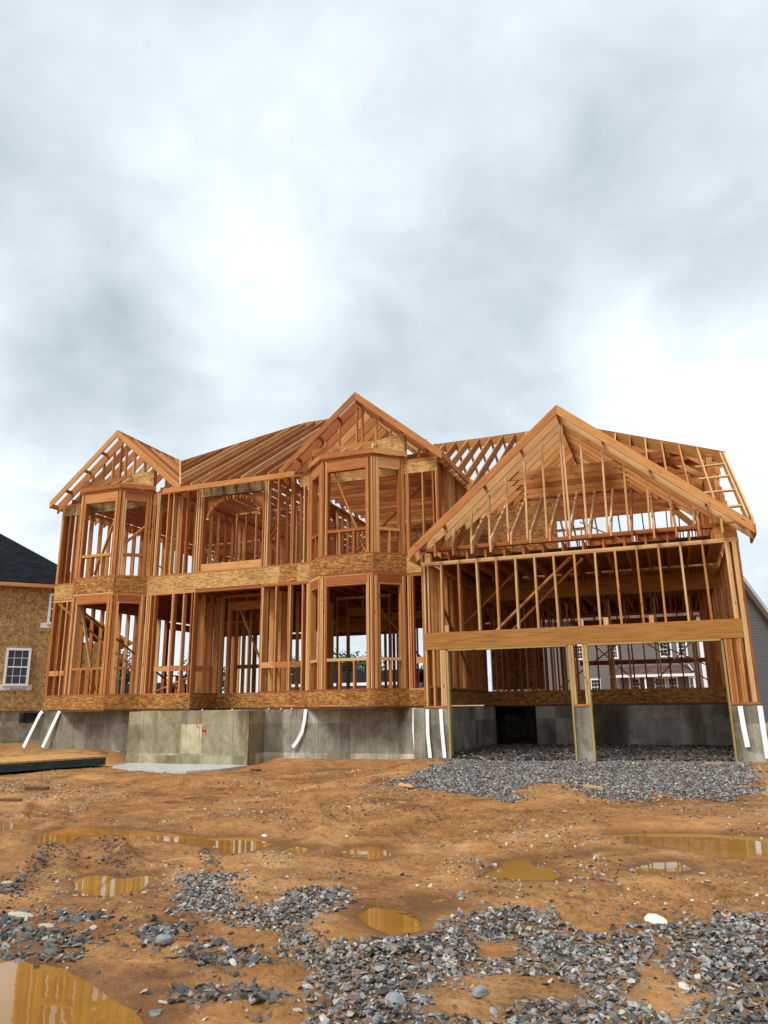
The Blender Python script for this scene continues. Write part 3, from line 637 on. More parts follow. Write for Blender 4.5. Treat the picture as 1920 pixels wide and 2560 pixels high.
prism('added_shade_deck', [(XC+.15, 16.1), (XR-.15, 16.1), (XR-.15, 19.44), (XC+.15, 19.44)], 4.322, 4.337, OSB_WET, H)  # unseen deck added on the joists to darken the garage below
# treated door jambs and heads
for x in (-4.42, -1.905, -1.565, .895): board('door_jamb', (x, YG+.06, -.05), (x, YG+.06, 2.16), .14, .036, (1, 0, 0), W_TREAT, H)
for a, b_ in ((-4.40, -1.925), (-1.545, .875)): board('door_head', (a, YG+.06, 2.178), (b_, YG+.06, 2.178), .14, .032, UP, W_TREAT, H)
board('brace', (-3.45, YG+.42, 2.56), (-1.72, YG+.24, 4.03), .038, .15, (0, -1, 0), W_FIR, H)
board('brace', (-3.35, YG+.85, 2.45), (-1.55, YG+.65, 4.03), .038, .14, (0, -1, 0), W_RED, H)
board('brace', (-4.6, 17.4, 2.9), (-3.2, 16.9, 4.0), .038, .1, (0, -1, 0), W_RED, H)
board('brace', (-4.78, 18.6, 1.8), (-4.78, 16.2, 3.3), .09, .03, (1, 0, 0), W_RED, H)
# garage side walls
wGL = Wall((XC, YM+.16), (XC, 20.6), (1, 0)); wGL.auto(ZD1, LOWP, sp=.3)
wGL2 = Wall((XC, YG+.15), (XC, YM+.15), (1, 0)); wGL2.auto(ZD1, LOWP, sp=.28)
w = Wall((XC+.02, YG+.2), (XC+.02, 20.6), (1, 0)); w.face('rim_board', Z0+.05, ZD1, 0, w.L, OSB_WET, .03, -.012)
wGR = Wall((XR, 20.8), (XR, YG+.15), (-1, 0)); wGR.auto(Z0, LOWP, sp=.4064)
for z in (LOWP, LOWP+.04): wGR.plate(z, z+.04, 0, wGR.L, 'top_plate')
# beams over the garage carrying the upper floor
board('garage_beam', (XC, 19.5, 3.83), (XR-.1, 19.5, 3.83), .13, .235, UP, W_LVL, H)
board('garage_beam', (XC, 19.505, 4.062), (XR-.1, 19.505, 4.062), .13, .22, UP, W_LVL, H)
board('rim_board', (XC, 19.5, 4.40), (XR-.02, 19.5, 4.40), .04, .43, UP, OSB_WET, H)
board('rim_board', (XC, 20.6, 1.22), (XR-.1, 20.6, 1.22), .04, .37, UP, OSB_WET, H)
board('sill_plate', (XC, 20.66, 1.02), (XR-.1, 20.66, 1.02), .16, .04, UP, W_DARK, H)
for x in (-4.3, -3.9, -3.5, -3.2, -2.8, -1.55, -1.50, -1.45, -1.05, -.3, .55, .6, 1.0): board('post', (x, 20.75, ZD1), (x, 20.75, 3.75), .14, S, (1, 0, 0), mat_rand(.6), H)
for a, b_ in (((-3.0, 1.5), (-.4, 3.4)), ((-1.6, 3.3), (.9, 1.6)), ((-.6, 1.5), (1.1, 3.3)), ((-2.6, 3.2), (-.9, 1.5)), ((-.9, 2.9), (1.2, 1.9))):
    board('brace', (a[0], 21.2+random.random()*3, a[1]), (b_[0], 21.2+random.random()*3, b_[1]), .03, .09, (0, -1, 0), W_RED, H)
for x in np.arange(-4.62, -2.35, .17): board('partition_stud', (x, 20.92, ZD1), (x+random.uniform(-.01, .01), 20.92, 3.75), .09, S, (1, 0, 0), mat_rand(.6), H)
for x in np.arange(-4.7, 1.2, .33): board('partition_stud', (x, 23.0, ZD1), (x, 23.0, 4.17), .09, S, (1, 0, 0), mat_rand(.6), H)
for y in np.arange(21.2, 27.8, .3): board('partition_stud', (1.05, y, ZD1), (1.05, y, 4.17), S, .09, (0, 1, 0), mat_rand(.6), H)
board('inner_panel', (-4.8, 21.1, 2.6), (-3.35, 21.1, 2.6), .012, 2.3, UP, OSB_WET, H)
board('rail', (-2.9, 26, 2.35), (1.2, 26, 2.35), .04, .14, UP, W_RED, H)

# ---- other outer walls
wl1 = Wall((XL, YB), (XL, YM+.16), (1, 0)); wl1.auto(ZD1, ZT1, [(4.2, 6.0, 2.2, 3.8)], 'side_wall_stud')
wl2 = Wall((XL, YB), (XL, YM+.16), (1, 0)); wl2.auto(ZD2, ZT2, [(4.2, 6.0, 5.3, 6.7)], 'side_wall_stud')
wr2 = Wall((XR, YB), (XR, 19.0), (-1, 0)); wr2.auto(ZD2, 6.95, (), 'side_wall_stud')
wr1 = Wall((XR, YB), (XR, 20.85), (-1, 0)); wr1.auto(ZD1, ZT1, [(2.2, 4.2, 2.2, 3.8)], 'side_wall_stud')
wb = Wall((XR-.16, YB), (XL+.16, YB), (0, -1))
xb = lambda x: XR-.16-x
wb.auto(ZD1, ZT1, [(xb(.7), xb(-3.2), 1.41, 3.75), (xb(-5.6), xb(-8.6), 1.41, 3.8), (xb(-10.2), xb(-13.4), 1.41, 3.85), (xb(-14.2), xb(-16), 2.1, 3.8)], 'rear_wall_stud')
wb.auto(ZD2, ZT2, [(xb(.6), xb(-.7), 5.0, 6.75), (xb(-1.0), xb(-2.4), 5.0, 6.75), (xb(-10), xb(-11.4), 5.3, 6.75), (xb(-13.6), xb(-15.4), 5.3, 6.75)], 'rear_wall_stud')
# right wall of the tall part, above the garage roof
ws = Wall((XC, YM+.16), (XC, 22.5), (-1, 0)); ws.auto(ZD2, ZT2, sp=.33)
for z0, z1 in ((Z0+.05, ZD1), (ZT1+.004, ZD2-.004)): wb.face('rim_board', z0, z1, 0, wb.L, OSB_WET, .03, .012)
wr1.face('rim_board', ZT1+.004, ZD2-.004, 0, wr1.L, OSB_WET, .03, .012)
# inner wall panels; the mid-bay one is added to darken that room
board('inner_panel', (-9.0, 22.77, 5.85), (-5.2, 22.77, 5.85), .012, 2.3, UP, OSB_WET, H)
board('inner_panel', (-4.85, 20.3, 5.7), (-2.6, 20.3, 5.7), .012, 2.1, UP, OSB_WET, H)
for y in np.arange(20.3, 26.6, .4064): board('ceiling_joist', (-3.9, y, 7.5), (1.2, y, 7.5), S, .2, UP, W_RED, H)
# ---- partitions
def part(a, b_, z0, z1, op=(), sp=.4064):
    d = Vector((b_[0]-a[0], b_[1]-a[1])).normalized()
    Wall(a, b_, (-d.y, d.x), .09).auto(z0, z1, op, 'partition_stud', sp)
part((-12.7, 18.3), (-12.7, 23.6), ZD1, ZT1, [(3.2, 4.2, ZD1, 3.5)])
part((-9.5, 18.3), (-9.5, 20.6), ZD1, ZT1, [(1.0, 2.0, ZD1, 3.5)])
part((-9.2, 22.6), (-5.3, 22.6), ZD1, ZT1, [(.25, 3.3, ZD1, 3.75)])
part((-9.1, 19.9), (-7.4, 19.9), ZD1, ZT1, [(.4, 1.3, ZD1, 3.6)])
part((-7.6, 25.2), (-12.2, 25.2), ZD1, ZT1, [(.3, 1.6, ZD1, 3.7), (2.0, 4.3, ZD1, 3.7)])
part((-16.6, 23.8), (-12.9, 23.8), ZD1, ZT1, [(1.0, 2.8, ZD1, 3.6)])
part((-12.6, 19.8), (-9.3, 19.8), ZD2, ZT2, sp=.36)
part((-12.75, 17.1), (-12.75, 23.5), ZD2, ZT2, [(3.6, 4.6, ZD2, 6.7)])
part((-9.25, 17.1), (-9.25, 23), ZD2, ZT2, [(2.0, 3.0, ZD2, 6.7)])
part((-9.0, 22.8), (-5.2, 22.8), ZD2, ZT2, [(.7, 1.6, ZD2, 6.7)])
part((-16.6, 23.4), (-12.9, 23.4), ZD2, ZT2, [(.9, 2.9, ZD2, 6.6)])
part((-3.6, 22.5), (-3.6, 27.8), ZD2, 6.6)
part((-4.8, 24.2), (-2.2, 24.2), ZD2, 6.6)
# ---- braces inside
for a, b_ in (((-16.3, 16.5, 4.0), (-13.5, 17.2, 1.75)), ((-15.45, 16.45, 4.0), (-14.75, 16.5, 1.55)), ((-16.2, 17.3, 3.9), (-13.6, 18.6, 1.6)),
              ((-14.35, 16.55, 6.9), (-15.1, 16.5, 4.75)), ((-14.1, 16.5, 5.6), (-13.2, 17.2, 6.7)), ((-15.6, 19, 5.8), (-14.0, 20, 4.8)), ((-13.9, 20, 6.2), (-13.2, 20.3, 4.7)),
              ((-7.62, 16.42, 6.95), (-6.75, 16.5, 4.7)), ((-7.4, 17.2, 4.8), (-5.6, 17.6, 6.6)), ((-7.3, 17.5, 4.05), (-5.7, 19.5, 1.5)), ((-7.6, 19.5, 3.0), (-6.6, 19.6, 3.9)),
              ((-12.4, 19.7, 4.7), (-10.9, 19.7, 6.6)), ((-11.5, 19.6, 6.3), (-10.2, 19.6, 4.7)), ((-11.6, 18.6, 3.9), (-10.6, 18.9, 1.5)), ((-12.2, 17.3, 1.9), (-13.3, 17.2, 1.5)),
              ((-5.7, 17.5, 1.5), (-5.1, 17.2, 2.6)), ((-2.2, 22.6, 6.4), (.6, 22.6, 4.8)), ((-.4, 23, 4.7), (.9, 23, 5.6))):
    board('brace', a, b_, .03, .09, (0, -1, 0), random.choice((W_FIR, W_PALE, W_RED)), H)
for a, b_ in (((-15, 24, 2.5), (-13.4, 24, 2.5)),):
    board('rail', a, b_, .04, .14, UP, W_RED, H)

# ------------------------------------------------------------------ roofs
SF = .65; AF = atan(SF); SG = .845; AG = atan(SG); RH = .185; GH = .235
EY, EZ = YM-.30, 7.12            # front eave line of the tall part (top of rafters)
RY = 22.55; RZ = EZ+SF*(RY-EY)
HLx0, HLx1 = -17.1, -11.7        # left hip: eave corner x, ridge end x
HRx0, HRx1 = -4.65, -9.0
LGx, LGz = -14.73, 9.10; MGx, MGz = -7.05, 9.02
kl = (RY-EY)/(HLx1-HLx0); kr = (RY-EY)/(HRx0-HRx1)
def rafter(name, p0, p1, h, mat, slope, w=S, plumb=True):
    """p0/p1 on the top edge of the rafter"""
    p0 = Vector(p0); p1 = Vector(p1); a = atan(slope); off = Vector((0, 0, h/2/cos(a)))
    return board(name, p0-off, p1-off, w, h, UP, mat, H, cut=(tan(a) if plumb else 0))
def wf(): return random.choice((W_FIR, W_RED, W_FIR, W_FIR, W_PALE))
# front and back slopes of the tall part
for x in np.arange(-16.9, -4.7, .4064):
    up = min(RY, EY+(x-HLx0)*kl, EY+(HRx0-x)*kr)
    lo = EY
    for gx_, gz in ((LGx, LGz), (MGx, MGz)):
        zg = gz-SG*abs(x-gx_)
        if zg > EZ: lo = max(lo, EY+(zg-EZ)/SF+.03)
    if up-lo > .15: rafter('rafter', (x, lo, EZ+SF*(lo-EY)), (x, up, EZ+SF*(up-EY)), RH, wf(), SF)
    dy = up-EY
    if dy > .2: rafter('rafter', (x, 2*RY-EY, EZ), (x, 2*RY-up, EZ+SF*dy), RH, wf(), SF)
# end slopes
sl = (RZ-EZ)/(HLx1-HLx0); sr = (RZ-EZ)/(HRx0-HRx1)
for y in np.arange(EY+.4, 2*RY-EY-.2, .4064):
    dd = min(y-EY, 2*RY-EY-y)
    xl = HLx0+dd/kl; x0 = HLx0
    if y > 19.4 and xl-x0 > .15: rafter('rafter', (x0, y, EZ), (xl, y, EZ+sl*(xl-x0)), RH, wf(), sl)
    xr = HRx0-dd/kr
    if y > 19.6: rafter('rafter', (HRx0, y, EZ), (xr, y, EZ+sr*(HRx0-xr)), RH, wf(), sr)
board('hip_rafter', (-14.6, EY+(-14.6-HLx0)*kl, EZ+sl*(2.5)-.12), (HLx1, RY, RZ-.12), S, .24, UP, W_RED, H)
board('hip_rafter', (HLx0, 2*RY-EY, EZ-.12), (HLx1, RY, RZ-.12), S, .24, UP, W_RED, H)
board('hip_rafter', (-6.0, EY+(HRx0+6.0)*kr, EZ+sr*1.35-.12), (HRx1, RY, RZ-.12), S, .24, UP, W_RED, H)
board('hip_rafter', (HRx0, 2*RY-EY, EZ-.12), (HRx1, RY, RZ-.12), S, .24, UP, W_RED, H)
board('ridge_board', (HLx1, RY, RZ-.10), (HRx1, RY, RZ-.10), S, .24, UP, W_RED, H)
board('fascia', (-12.95, EY-.02, 6.985), (-8.78, EY-.02, 6.985), S, .14, UP, W_FIR, H)
# front gables
def gable(gx_, gz, y0, yw, halfL, halfR, zbar, yend, mats, h=GH, slo=None, bh=.16):
    """pairs of rafters: barge at y0, wall-plane pair at yw, then back to the valley"""
    ysq = [y0, yw+.02]+list(np.arange(yw+.4064, yend, .4064))
    for k, y in enumerate(ysq):
        for sgn, half in ((-1, halfL), (1, halfR)):
            ze = gz-SG*half
            zl = ze
            if k > 1 and slo is not None: zl = max(ze, slo(y, sgn))
            xe = gx_+sgn*(gz-zl)/SG
            if gz-zl < .12: continue
            xa = gx_+sgn*(.0 if k == 0 else .02)
            nm = 'barge_rafter' if k == 0 else 'gable_rafter'
            rafter(nm, (xe, y, zl), (xa, y, gz-SG*abs(xa-gx_)), h if k else bh, mats[min(k, len(mats)-1)] if k < 2 else wf(), SG)
        if k == 0:
            for sgn, half in ((-1, halfL), (1, halfR)):
                for q in (.25, .5, .78):
                    x = gx_+sgn*half*q; board('lookout', (x, y0, gz-SG*half*q-.13), (x, yw+.02, gz-SG*half*q-.13), S, .09, UP, W_RED, H)
    board('ridge_board', (gx_, y0+.05, gz-.14), (gx_, yend, gz-.14), S, .25, UP, W_RED, H)
def fz(y): return EZ+SF*(y-EY)
gable(LGx, LGz, YM-.30, YM, 2.33, 2.36, 7.4, 19.55, [W_FIR, W_FIR], slo=lambda y, s: fz(y) if s > 0 else EZ)
gable(MGx, MGz, YM-.30, YM, 2.2, 2.3, 7.4, 19.45, [W_FIR, W_RED], slo=lambda y, s: fz(y) if s < 0 else 7.07)
board('valley_rafter', (LGx+2.30, EY+.06, EZ+.02-.1), (LGx+.02, 19.56, LGz-.12), S, .22, UP, W_PALE, H)
board('valley_rafter', (MGx-2.2, EY+.1, EZ-.1), (MGx-.02, 19.4, MGz-.12), S, .22, UP, W_FIR, H)
board('fascia', (MGx+2.3, YM-.28, 7.0), (MGx+2.3, 19.1, 7.0), S, .15, UP, W_FIR, H)
for y in np.arange(YM-.1, 19.1, .4): board('soffit_block', (XC+.02, y, 6.96), (MGx+2.28, y, 6.96), S, .08, UP, W_RED, H)
board('fascia', (LGx-2.33, YM-.28, 7.02), (LGx-2.33, YB+.2, 7.02), S, .14, UP, W_FIR, H)
for gx_, gz, xs_ in ((LGx, LGz, (-1.5, -1.1, -.72, -.36, -.1, .1, .42, .8, 1.2, 1.6)), (MGx, MGz, (-1.4, -1.0, -.6, -.1, .06, .45, .85, 1.25, 1.6))):
    for dx in xs_:
        zt = gz-SG*abs(dx)-.25
        zb = 7.72 if -1.2 < dx < 1.0 else 7.09
        if zt-zb > .06: board('gable_stud', (gx_+dx, YM+.05, zb), (gx_+dx, YM+.05, zt), .09, S, (1, 0, 0), W_FIR, H)
# ceiling joists of the upper floor
for y in np.arange(YM+.3, YB-.2, .4064): board('ceiling_joist', (-9.2, y, 7.20), (XC-.05, y, 7.20), S, .22, UP, W_RED, H)
for x in np.arange(-16.6, -9.3, .4064): board('ceiling_joist', (x, YM+.1, 7.17), (x, YB-.1, 7.17), S, .18, UP, W_RED, H)

# ---- long roof sweeping down over the garage, its cross gable
CY, CZ = 15.0, 4.40
cz = lambda y: CZ+SF*(y-CY)
RY2 = 23.3; RZ2 = cz(RY2); HX = -2.18; HXe, HYe = 1.66, 18.93
GGx, GGz = -1.75, 7.19
slope2 = (RZ2-7.0)/(28.5-RY2)
for x in np.arange(-7.4, 1.5, .4064):
    up = RY2 if x < HX else RY2-(x-HX)*(RY2-HYe)/(HXe-HX)
    if x < XC+.25:
        lo = max(19.3, CY+(EZ+sr*(HRx0-x)-CZ)/SF)
        if up-lo > .1: rafter('garage_rafter', (x, lo, cz(lo)), (x, up, cz(up)), .235, wf(), SF)
    else:
        zg = GGz-SG*abs(x-GGx); yv = max(CY, CY+(zg-CZ)/SF)
        if yv < 17.7: rafter('garage_rafter', (x, CY+.05, cz(CY+.05)), (x, up, cz(up)), .235, wf(), SF)
        else:
            rafter('garage_rafter', (x, CY+.25, cz(CY+.25)-.02), (x, 17.7, cz(17.7)-.02), .185, W_PALE, SF)
            if up-yv > .1: rafter('garage_rafter', (x, yv, cz(yv)), (x, up, cz(up)), .235, wf(), SF)
    rafter('garage_rafter', (x, 28.5, 7.0), (x, RY2+max(0, x-HX)*1.38, RZ2-slope2*max(0, x-HX)*1.38), RH, wf(), slope2)
board('ridge_board', (-7.5, RY2, RZ2-.14), (HX, RY2, RZ2-.14), S, .30, UP, W_LVL, H)
board('hip_rafter', (HX, RY2, RZ2-.15), (HXe, HYe, cz(HYe)-.15), S, .30, UP, W_LVL, H)
board('hip_rafter', (HX, RY2+.02, RZ2-.15), (HXe, 28.6, 6.95-.15), S, .26, UP, W_LVL, H)
hs = (RZ2-cz(HYe))/(HXe-HX)
for y in np.arange(19.6, 26.6, .61):
    xx = HXe-(HXe-HX)*(1-abs(y-RY2)/(RY2-HYe)) if y < RY2 else HXe-(HXe-HX)*(1-(y-RY2)/(28.6-RY2))
    if HXe-xx > .15: rafter('garage_rafter', (HXe, y, cz(HYe)), (xx, y, cz(HYe)+hs*(HXe-xx)), RH, wf(), hs)
# opening trimmer under the cross gable
board('trimmer_beam', (-4.3, 17.72, cz(17.72)-.14), (.8, 17.72, cz(17.72)-.14), .08, .24, UP, W_RED, H)
# rake overhang on the right: doubled barge with lookouts
for dx in (0, .07): rafter('barge_rafter', (1.60+dx, CY+.05, cz(CY+.05)), (1.60+dx, HYe+.02, cz(HYe+.02)), .20, W_PALE, SF)
for y in (15.7, 16.55, 17.4, 18.2): board('lookout', (.96, y, cz(y)-.06), (1.63, y, cz(y)-.06), .09, S, (0, -SF, 1), W_PALE, H)
wrk = Wall((XR, 19.0), (XR, YG+.05), (-1, 0), .09)
for y in np.arange(15.7, 19.0, .4064):
    board('gable_stud', (XR-.05, y, UPP+.02), (XR-.05, y, cz(y)-.26), .09, S, (0, 1, 0), wf(), H)
gable(GGx, GGz, YG-.30, YG, 3.36, 3.42, 4.4, 19.1, [W_FIR, W_PALE], h=.215, bh=.165, slo=lambda y, s: cz(y)+.02)
for s in (-1, 1): board('valley_board', (GGx+s*3.25, CY+.12, 4.44), (GGx+s*.05, 19.2, cz(19.2)-.0), .14, .02, UP, W_PALE, H)
for dx in np.arange(-2.85, 2.95, .4064):
    zt = GGz-SG*abs(dx)-.33
    if zt-UPP > .06: board('gable_stud', (GGx+dx-.02, YG+.06, UPP+.002), (GGx+dx+random.uniform(-.012, .012), YG+.06, zt), .09, S, (1, 0, 0), W_PALE, H)
board('gable_stud', (GGx+.05, YG+.06, UPP+.002), (GGx+.03, YG+.06, GGz-.32), .09, S, (1, 0, 0), W_PALE, H)
for y in np.arange(YG+.43, 17.5, .4064): board('collar_tie', (GGx-1.28, y, 5.95), (GGx+1.28, y, 5.95), S, .19, UP, wf(), H)
board('fascia', (GGx+3.43, YG-.3, GGz-SG*3.43-.13), (GGx+3.43, YG+.6, GGz-SG*3.43-.13), S, .2, UP, W_FIR, H)
board('fascia', (GGx-3.37, YG-.3, GGz-SG*3.37-.13), (GGx-3.37, YG+.6, GGz-SG*3.37-.13), S, .2, UP, W_FIR, H)

# ---- hanging metal straps on the foundation
def strap(pts, w=.075, n=(0, -1, 0)):
    pts = [Vector(p) for p in pts]; vs = []; fs = []
    for k, p in enumerate(pts):
        d = (pts[min(k+1, len(pts)-1)]-pts[max(k-1, 0)]).normalized(); nn = Vector(n); s = d.cross(nn).normalized()
        for a, b_ in ((-w/2, 0), (w/2, 0), (w/2, .004), (-w/2, .004)): vs.append(p+s*a+nn*b_)
    for k in range(len(pts)-1):
        o = 4*k
        for j in range(4): fs.append((o+j, o+(j+1) % 4, o+4+(j+1) % 4, o+4+j))
    fs += [(3, 2, 1, 0), (len(vs)-4, len(vs)-3, len(vs)-2, len(vs)-1)]
    o = mesh_obj('strap', vs, fs, STRAP, H); 
    return o
strap([(-16.80, 16.80, 1.02), (-16.86, 16.78, .95), (-17.05, 16.73, .5), (-17.22, 16.66, .05)], .10)
strap([(-16.20, 16.82, 1.02), (-16.22, 16.80, .95), (-16.40, 16.75, .5), (-16.57, 16.7, .05)], .10)
strap([(-8.50, 16.81, 1.0), (-8.52, 16.80, .75), (-8.58, 16.79, .46), (-8.70, 16.77, .25), (-8.81, 16.76, .11)], .085)
strap([(-5.70, 16.83, 1.0), (-5.71, 16.80, .5), (-5.66, 16.78, .0)], .085)
strap([(-4.885, 15.26, .98), (-4.885, 15.25, .5), (-4.84, 15.24, .01)], .075)
strap([(-4.59, 15.26, .98), (-4.57, 15.25, .5), (-4.53, 15.24, .01)], .075)
strap([(1.06, 15.26, .98), (1.075, 15.25, .6), (1.10, 15.24, .27)], .085)
strap([(1.385, 15.26, .98), (1.39, 15.25, .5), (1.40, 15.24, .08)], .085)
for x in (-11.5, -10.6, -9.55, -9.2, -8.9): box('anchor_bolt', (x, YM-.03, 1.0), (x+.03, YM+.0, 1.03), STRAP, H)

# ------------------------------------------------------------------ porch stoop
ST = empty('concrete_stoop', (0, 0, 0), label='large poured concrete porch block with orange paint marks below the entry', cat='stoop')
box('block', (-13.2, 16.1, -.7), (-9.66, PY-.03, .985), CONC_ST, ST)
for x in (-12.75, -11.45, -11.05, -10.1): box('form_seam', (x, 16.094, -.28), (x+.014, 16.102, .97), CONC, ST)
box('form_ledge', (-13.2, 16.085, -.6), (-9.66, 16.1, -.07), CONC_ST, ST)
for a, b_, r in (((-11.16, .82), (-10.93, .79), .022), ((-11.14, .80), (-11.12, .62), .022), ((-11.13, .62), (-11.06, .58), .02), ((-10.96, .62), (-10.94, .40), .03), ((-10.90, .62), (-10.85, .40), .03), ((-10.96, .52), (-10.85, .50), .03), ((-11.05, .50), (-11.05, .42), .015), ((-10.74, .56), (-10.71, .53), .015)):
    board('paint_mark', (a[0], 16.0915 if False else 16.0985, a[1]), (b_[0], 16.0985, b_[1]), .006, r*1.3, (b_[1]-a[1], 0, -(b_[0]-a[0])), PAINT, ST, jit=0)
pp = [(-13.1, 16.08), (-12.85, 15.2), (-11.9, 14.75), (-10.1, 14.3), (-9.65, 14.95), (-9.62, 16.08)]
prism('concrete_pad', pp, -.42, -.262, SLAB, None, label='flat pale grey wet slab in front of the porch block', cat='slab')

# ------------------------------------------------------------------ stack of sheets on the left
SK = empty('sheet_stack', (-13.6, 14.0, -.08), label='low stack of tan boards on dark teal wrapping beside the foundation', cat='board stack')
skp = [(-14.6, 10.6), (-13.1, 15.3), (-14.95, 15.95), (-16.45, 11.3)]
def sheet(nm, z0, z1, k, mat):
    c = (-14.77, 13.3); pl = [(c[0]+(x-c[0])*k-SK.location.x, c[1]+(y-c[1])*k-SK.location.y) for x, y in skp]
    prism(nm, pl, z0-SK.location.z, z1-SK.location.z, mat, SK)
for k in range(2): sheet('wrap', -.25+.085*k, -.17+.085*k, .985, TEAL)
for k in range(2): sheet('board_sheet', -.083+.02*k, -.065+.02*k, 1-.004*k, OSB_DRY)

# ------------------------------------------------------------------ gravel
def stone_protos(n, flat=.62):
    ps = []
    for k in range(n):
        bm = bmesh.new()
        for q in range(11):
            v = Vector(rng.normal(size=3)).normalized()*(.8+.4*rng.random()); bm.verts.new((v.x*.62*(1+.25*rng.random()), v.y*.5, v.z*.46*flat))
        r = bmesh.ops.convex_hull(bm, input=bm.verts)
        bmesh.ops.delete(bm, geom=[g for g in r['geom_interior'] if isinstance(g, bmesh.types.BMVert)], context='VERTS')
        bmesh.ops.triangulate(bm, faces=bm.faces)
        bm.verts.index_update()
        ps.append((np.array([v.co[:] for v in bm.verts]), np.array([[v.index for v in f.verts] for f in bm.faces]))); bm.free()
    return ps
PROT = stone_protos(14)
def rotmats(n, tilt):
    a = rng.random(n)*2*pi; b_ = rng.normal(size=n)*tilt; c = rng.normal(size=n)*tilt
    def rx(t): z = np.zeros((n, 3, 3)); z[:, 0, 0] = 1; z[:, 1, 1] = z[:, 2, 2] = np.cos(t); z[:, 1, 2] = -np.sin(t); z[:, 2, 1] = np.sin(t); return z
    def ry(t): z = np.zeros((n, 3, 3)); z[:, 1, 1] = 1; z[:, 0, 0] = z[:, 2, 2] = np.cos(t); z[:, 0, 2] = np.sin(t); z[:, 2, 0] = -np.sin(t); return z
    def rz(t): z = np.zeros((n, 3, 3)); z[:, 2, 2] = 1; z[:, 0, 0] = z[:, 1, 1] = np.cos(t); z[:, 0, 1] = -np.sin(t); z[:, 1, 0] = np.sin(t); return z
    return rx(b_) @ ry(c) @ rz(a)
def scatter(name, pts, sizes, cols, label, cat, tilt=.45):
    """pts (n,3): one joined mesh of individual stones"""
    n = len(pts); R_ = rotmats(n, tilt); which = rng.integers(0, len(PROT), n)
    VV = []; FF = []; CC = []; base = 0
    for k, (pv, pf) in enumerate(PROT):
        ix = np.where(which == k)[0]
        if len(ix) == 0: continue
        v = np.einsum('nij,vj->nvi', R_[ix], pv)*sizes[ix][:, None, None]+pts[ix][:, None, :]
        f = pf[None]+(np.arange(len(ix))*len(pv))[:, None, None]+base
        VV.append(v.reshape(-1, 3)); FF.append(f.reshape(-1, 3)); CC.append(np.repeat(cols[ix], len(pv), 0)); base += len(ix)*len(pv)
    VV = np.concatenate(VV).astype(np.float32); FF = np.concatenate(FF).astype(np.int32); CC = np.concatenate(CC).astype(np.float32)
    me = bpy.data.meshes.new(name); me.vertices.add(len(VV)); me.vertices.foreach_set('co', VV.ravel())
    me.loops.add(FF.size); me.loops.foreach_set('vertex_index', FF.ravel()); me.polygons.add(len(FF))
    me.polygons.foreach_set('loop_start', np.arange(0, FF.size, 3, dtype=np.int32)); me.polygons.foreach_set('loop_total', np.full(len(FF), 3, np.int32)); me.polygons.foreach_set('use_smooth', np.zeros(len(FF), bool)); me.update()
    at = me.attributes.new('tint', 'FLOAT_COLOR', 'POINT'); at.data.foreach_set('color', np.concatenate([CC, np.ones((len(CC), 1), np.float32)], 1).ravel())
    me.materials.append(STONE)
    return link(bpy.data.objects.new(name, me), label=label, cat=cat, kind='stuff')
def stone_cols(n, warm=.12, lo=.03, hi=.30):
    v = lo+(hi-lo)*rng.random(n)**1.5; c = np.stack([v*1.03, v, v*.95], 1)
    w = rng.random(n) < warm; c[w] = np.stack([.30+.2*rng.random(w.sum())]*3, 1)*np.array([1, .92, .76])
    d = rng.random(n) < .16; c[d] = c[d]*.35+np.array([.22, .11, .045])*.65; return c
def sample(poly, n, edge, drop=()):
    P = np.array(poly); x = P[:, 0].min()-.3+(np.ptp(P[:, 0])+.6)*rng.random(n); y = P[:, 1].min()-.3+(np.ptp(P[:, 1])+.6)*rng.random(n)
    s = polydist(poly, x, y)+edge*2.2*fbm(x*2.3+7, y*2.3, 4)
    for b_ in drop: s = np.maximum(s, -polydist(b_, x, y)*1.0+.02-edge*fbm(x*4, y*4, 3))
    keep = (s < 0) | (rng.random(n) < .22*np.exp(-np.maximum(s, 0)/.06))*(s < .3)
    return x[keep], y[keep], s[keep]
x, y, s = sample(GA, 50000, .22, BARE)
sz = .014+.033*rng.random(len(x))**1.6
z = ground(x, y)+sz*.03+np.clip(-s, 0, .35)*.08*rng.random(len(x))
scatter('gravel', np.stack([x, y, z], 1), sz, stone_cols(len(x)), 'blue-grey crushed stone spread across the near mud', 'gravel')
X_, Y_, S_ = [], [], []
for P in SMALL:
    a, b_, c = sample(P, 2600, .14); X_.append(a); Y_.append(b_); S_.append(c)
x = np.concatenate(X_); y = np.concatenate(Y_); sz = .022+.04*rng.random(len(x))**1.6
scatter('gravel', np.stack([x, y, ground(x, y)+sz*.08], 1), sz, stone_cols(len(x), .07, .035, .16), 'dark crushed stone in thin patches near the lower-left puddle', 'gravel')
x, y, s = sample(AP, 46000, .35)
sz = .019+.028*rng.random(len(x))
scatter('gravel', np.stack([x, y, ground(x, y)+.01+np.clip(-s, 0, .5)*.05*rng.random(len(x))], 1), sz, stone_cols(len(x), .08, .08, .34), 'blue-grey crushed stone apron in front of the garage', 'gravel')
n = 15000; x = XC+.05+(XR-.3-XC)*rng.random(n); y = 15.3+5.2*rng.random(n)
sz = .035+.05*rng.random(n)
scatter('gravel', np.stack([x, y, ground(x, y)+.02+.05*rng.random(n)], 1), sz, stone_cols(n, .05, .03, .12), 'crushed stone floor inside the open garage, coloured dark for shade', 'gravel')  # darker stone tints put the garage's shade into the colour
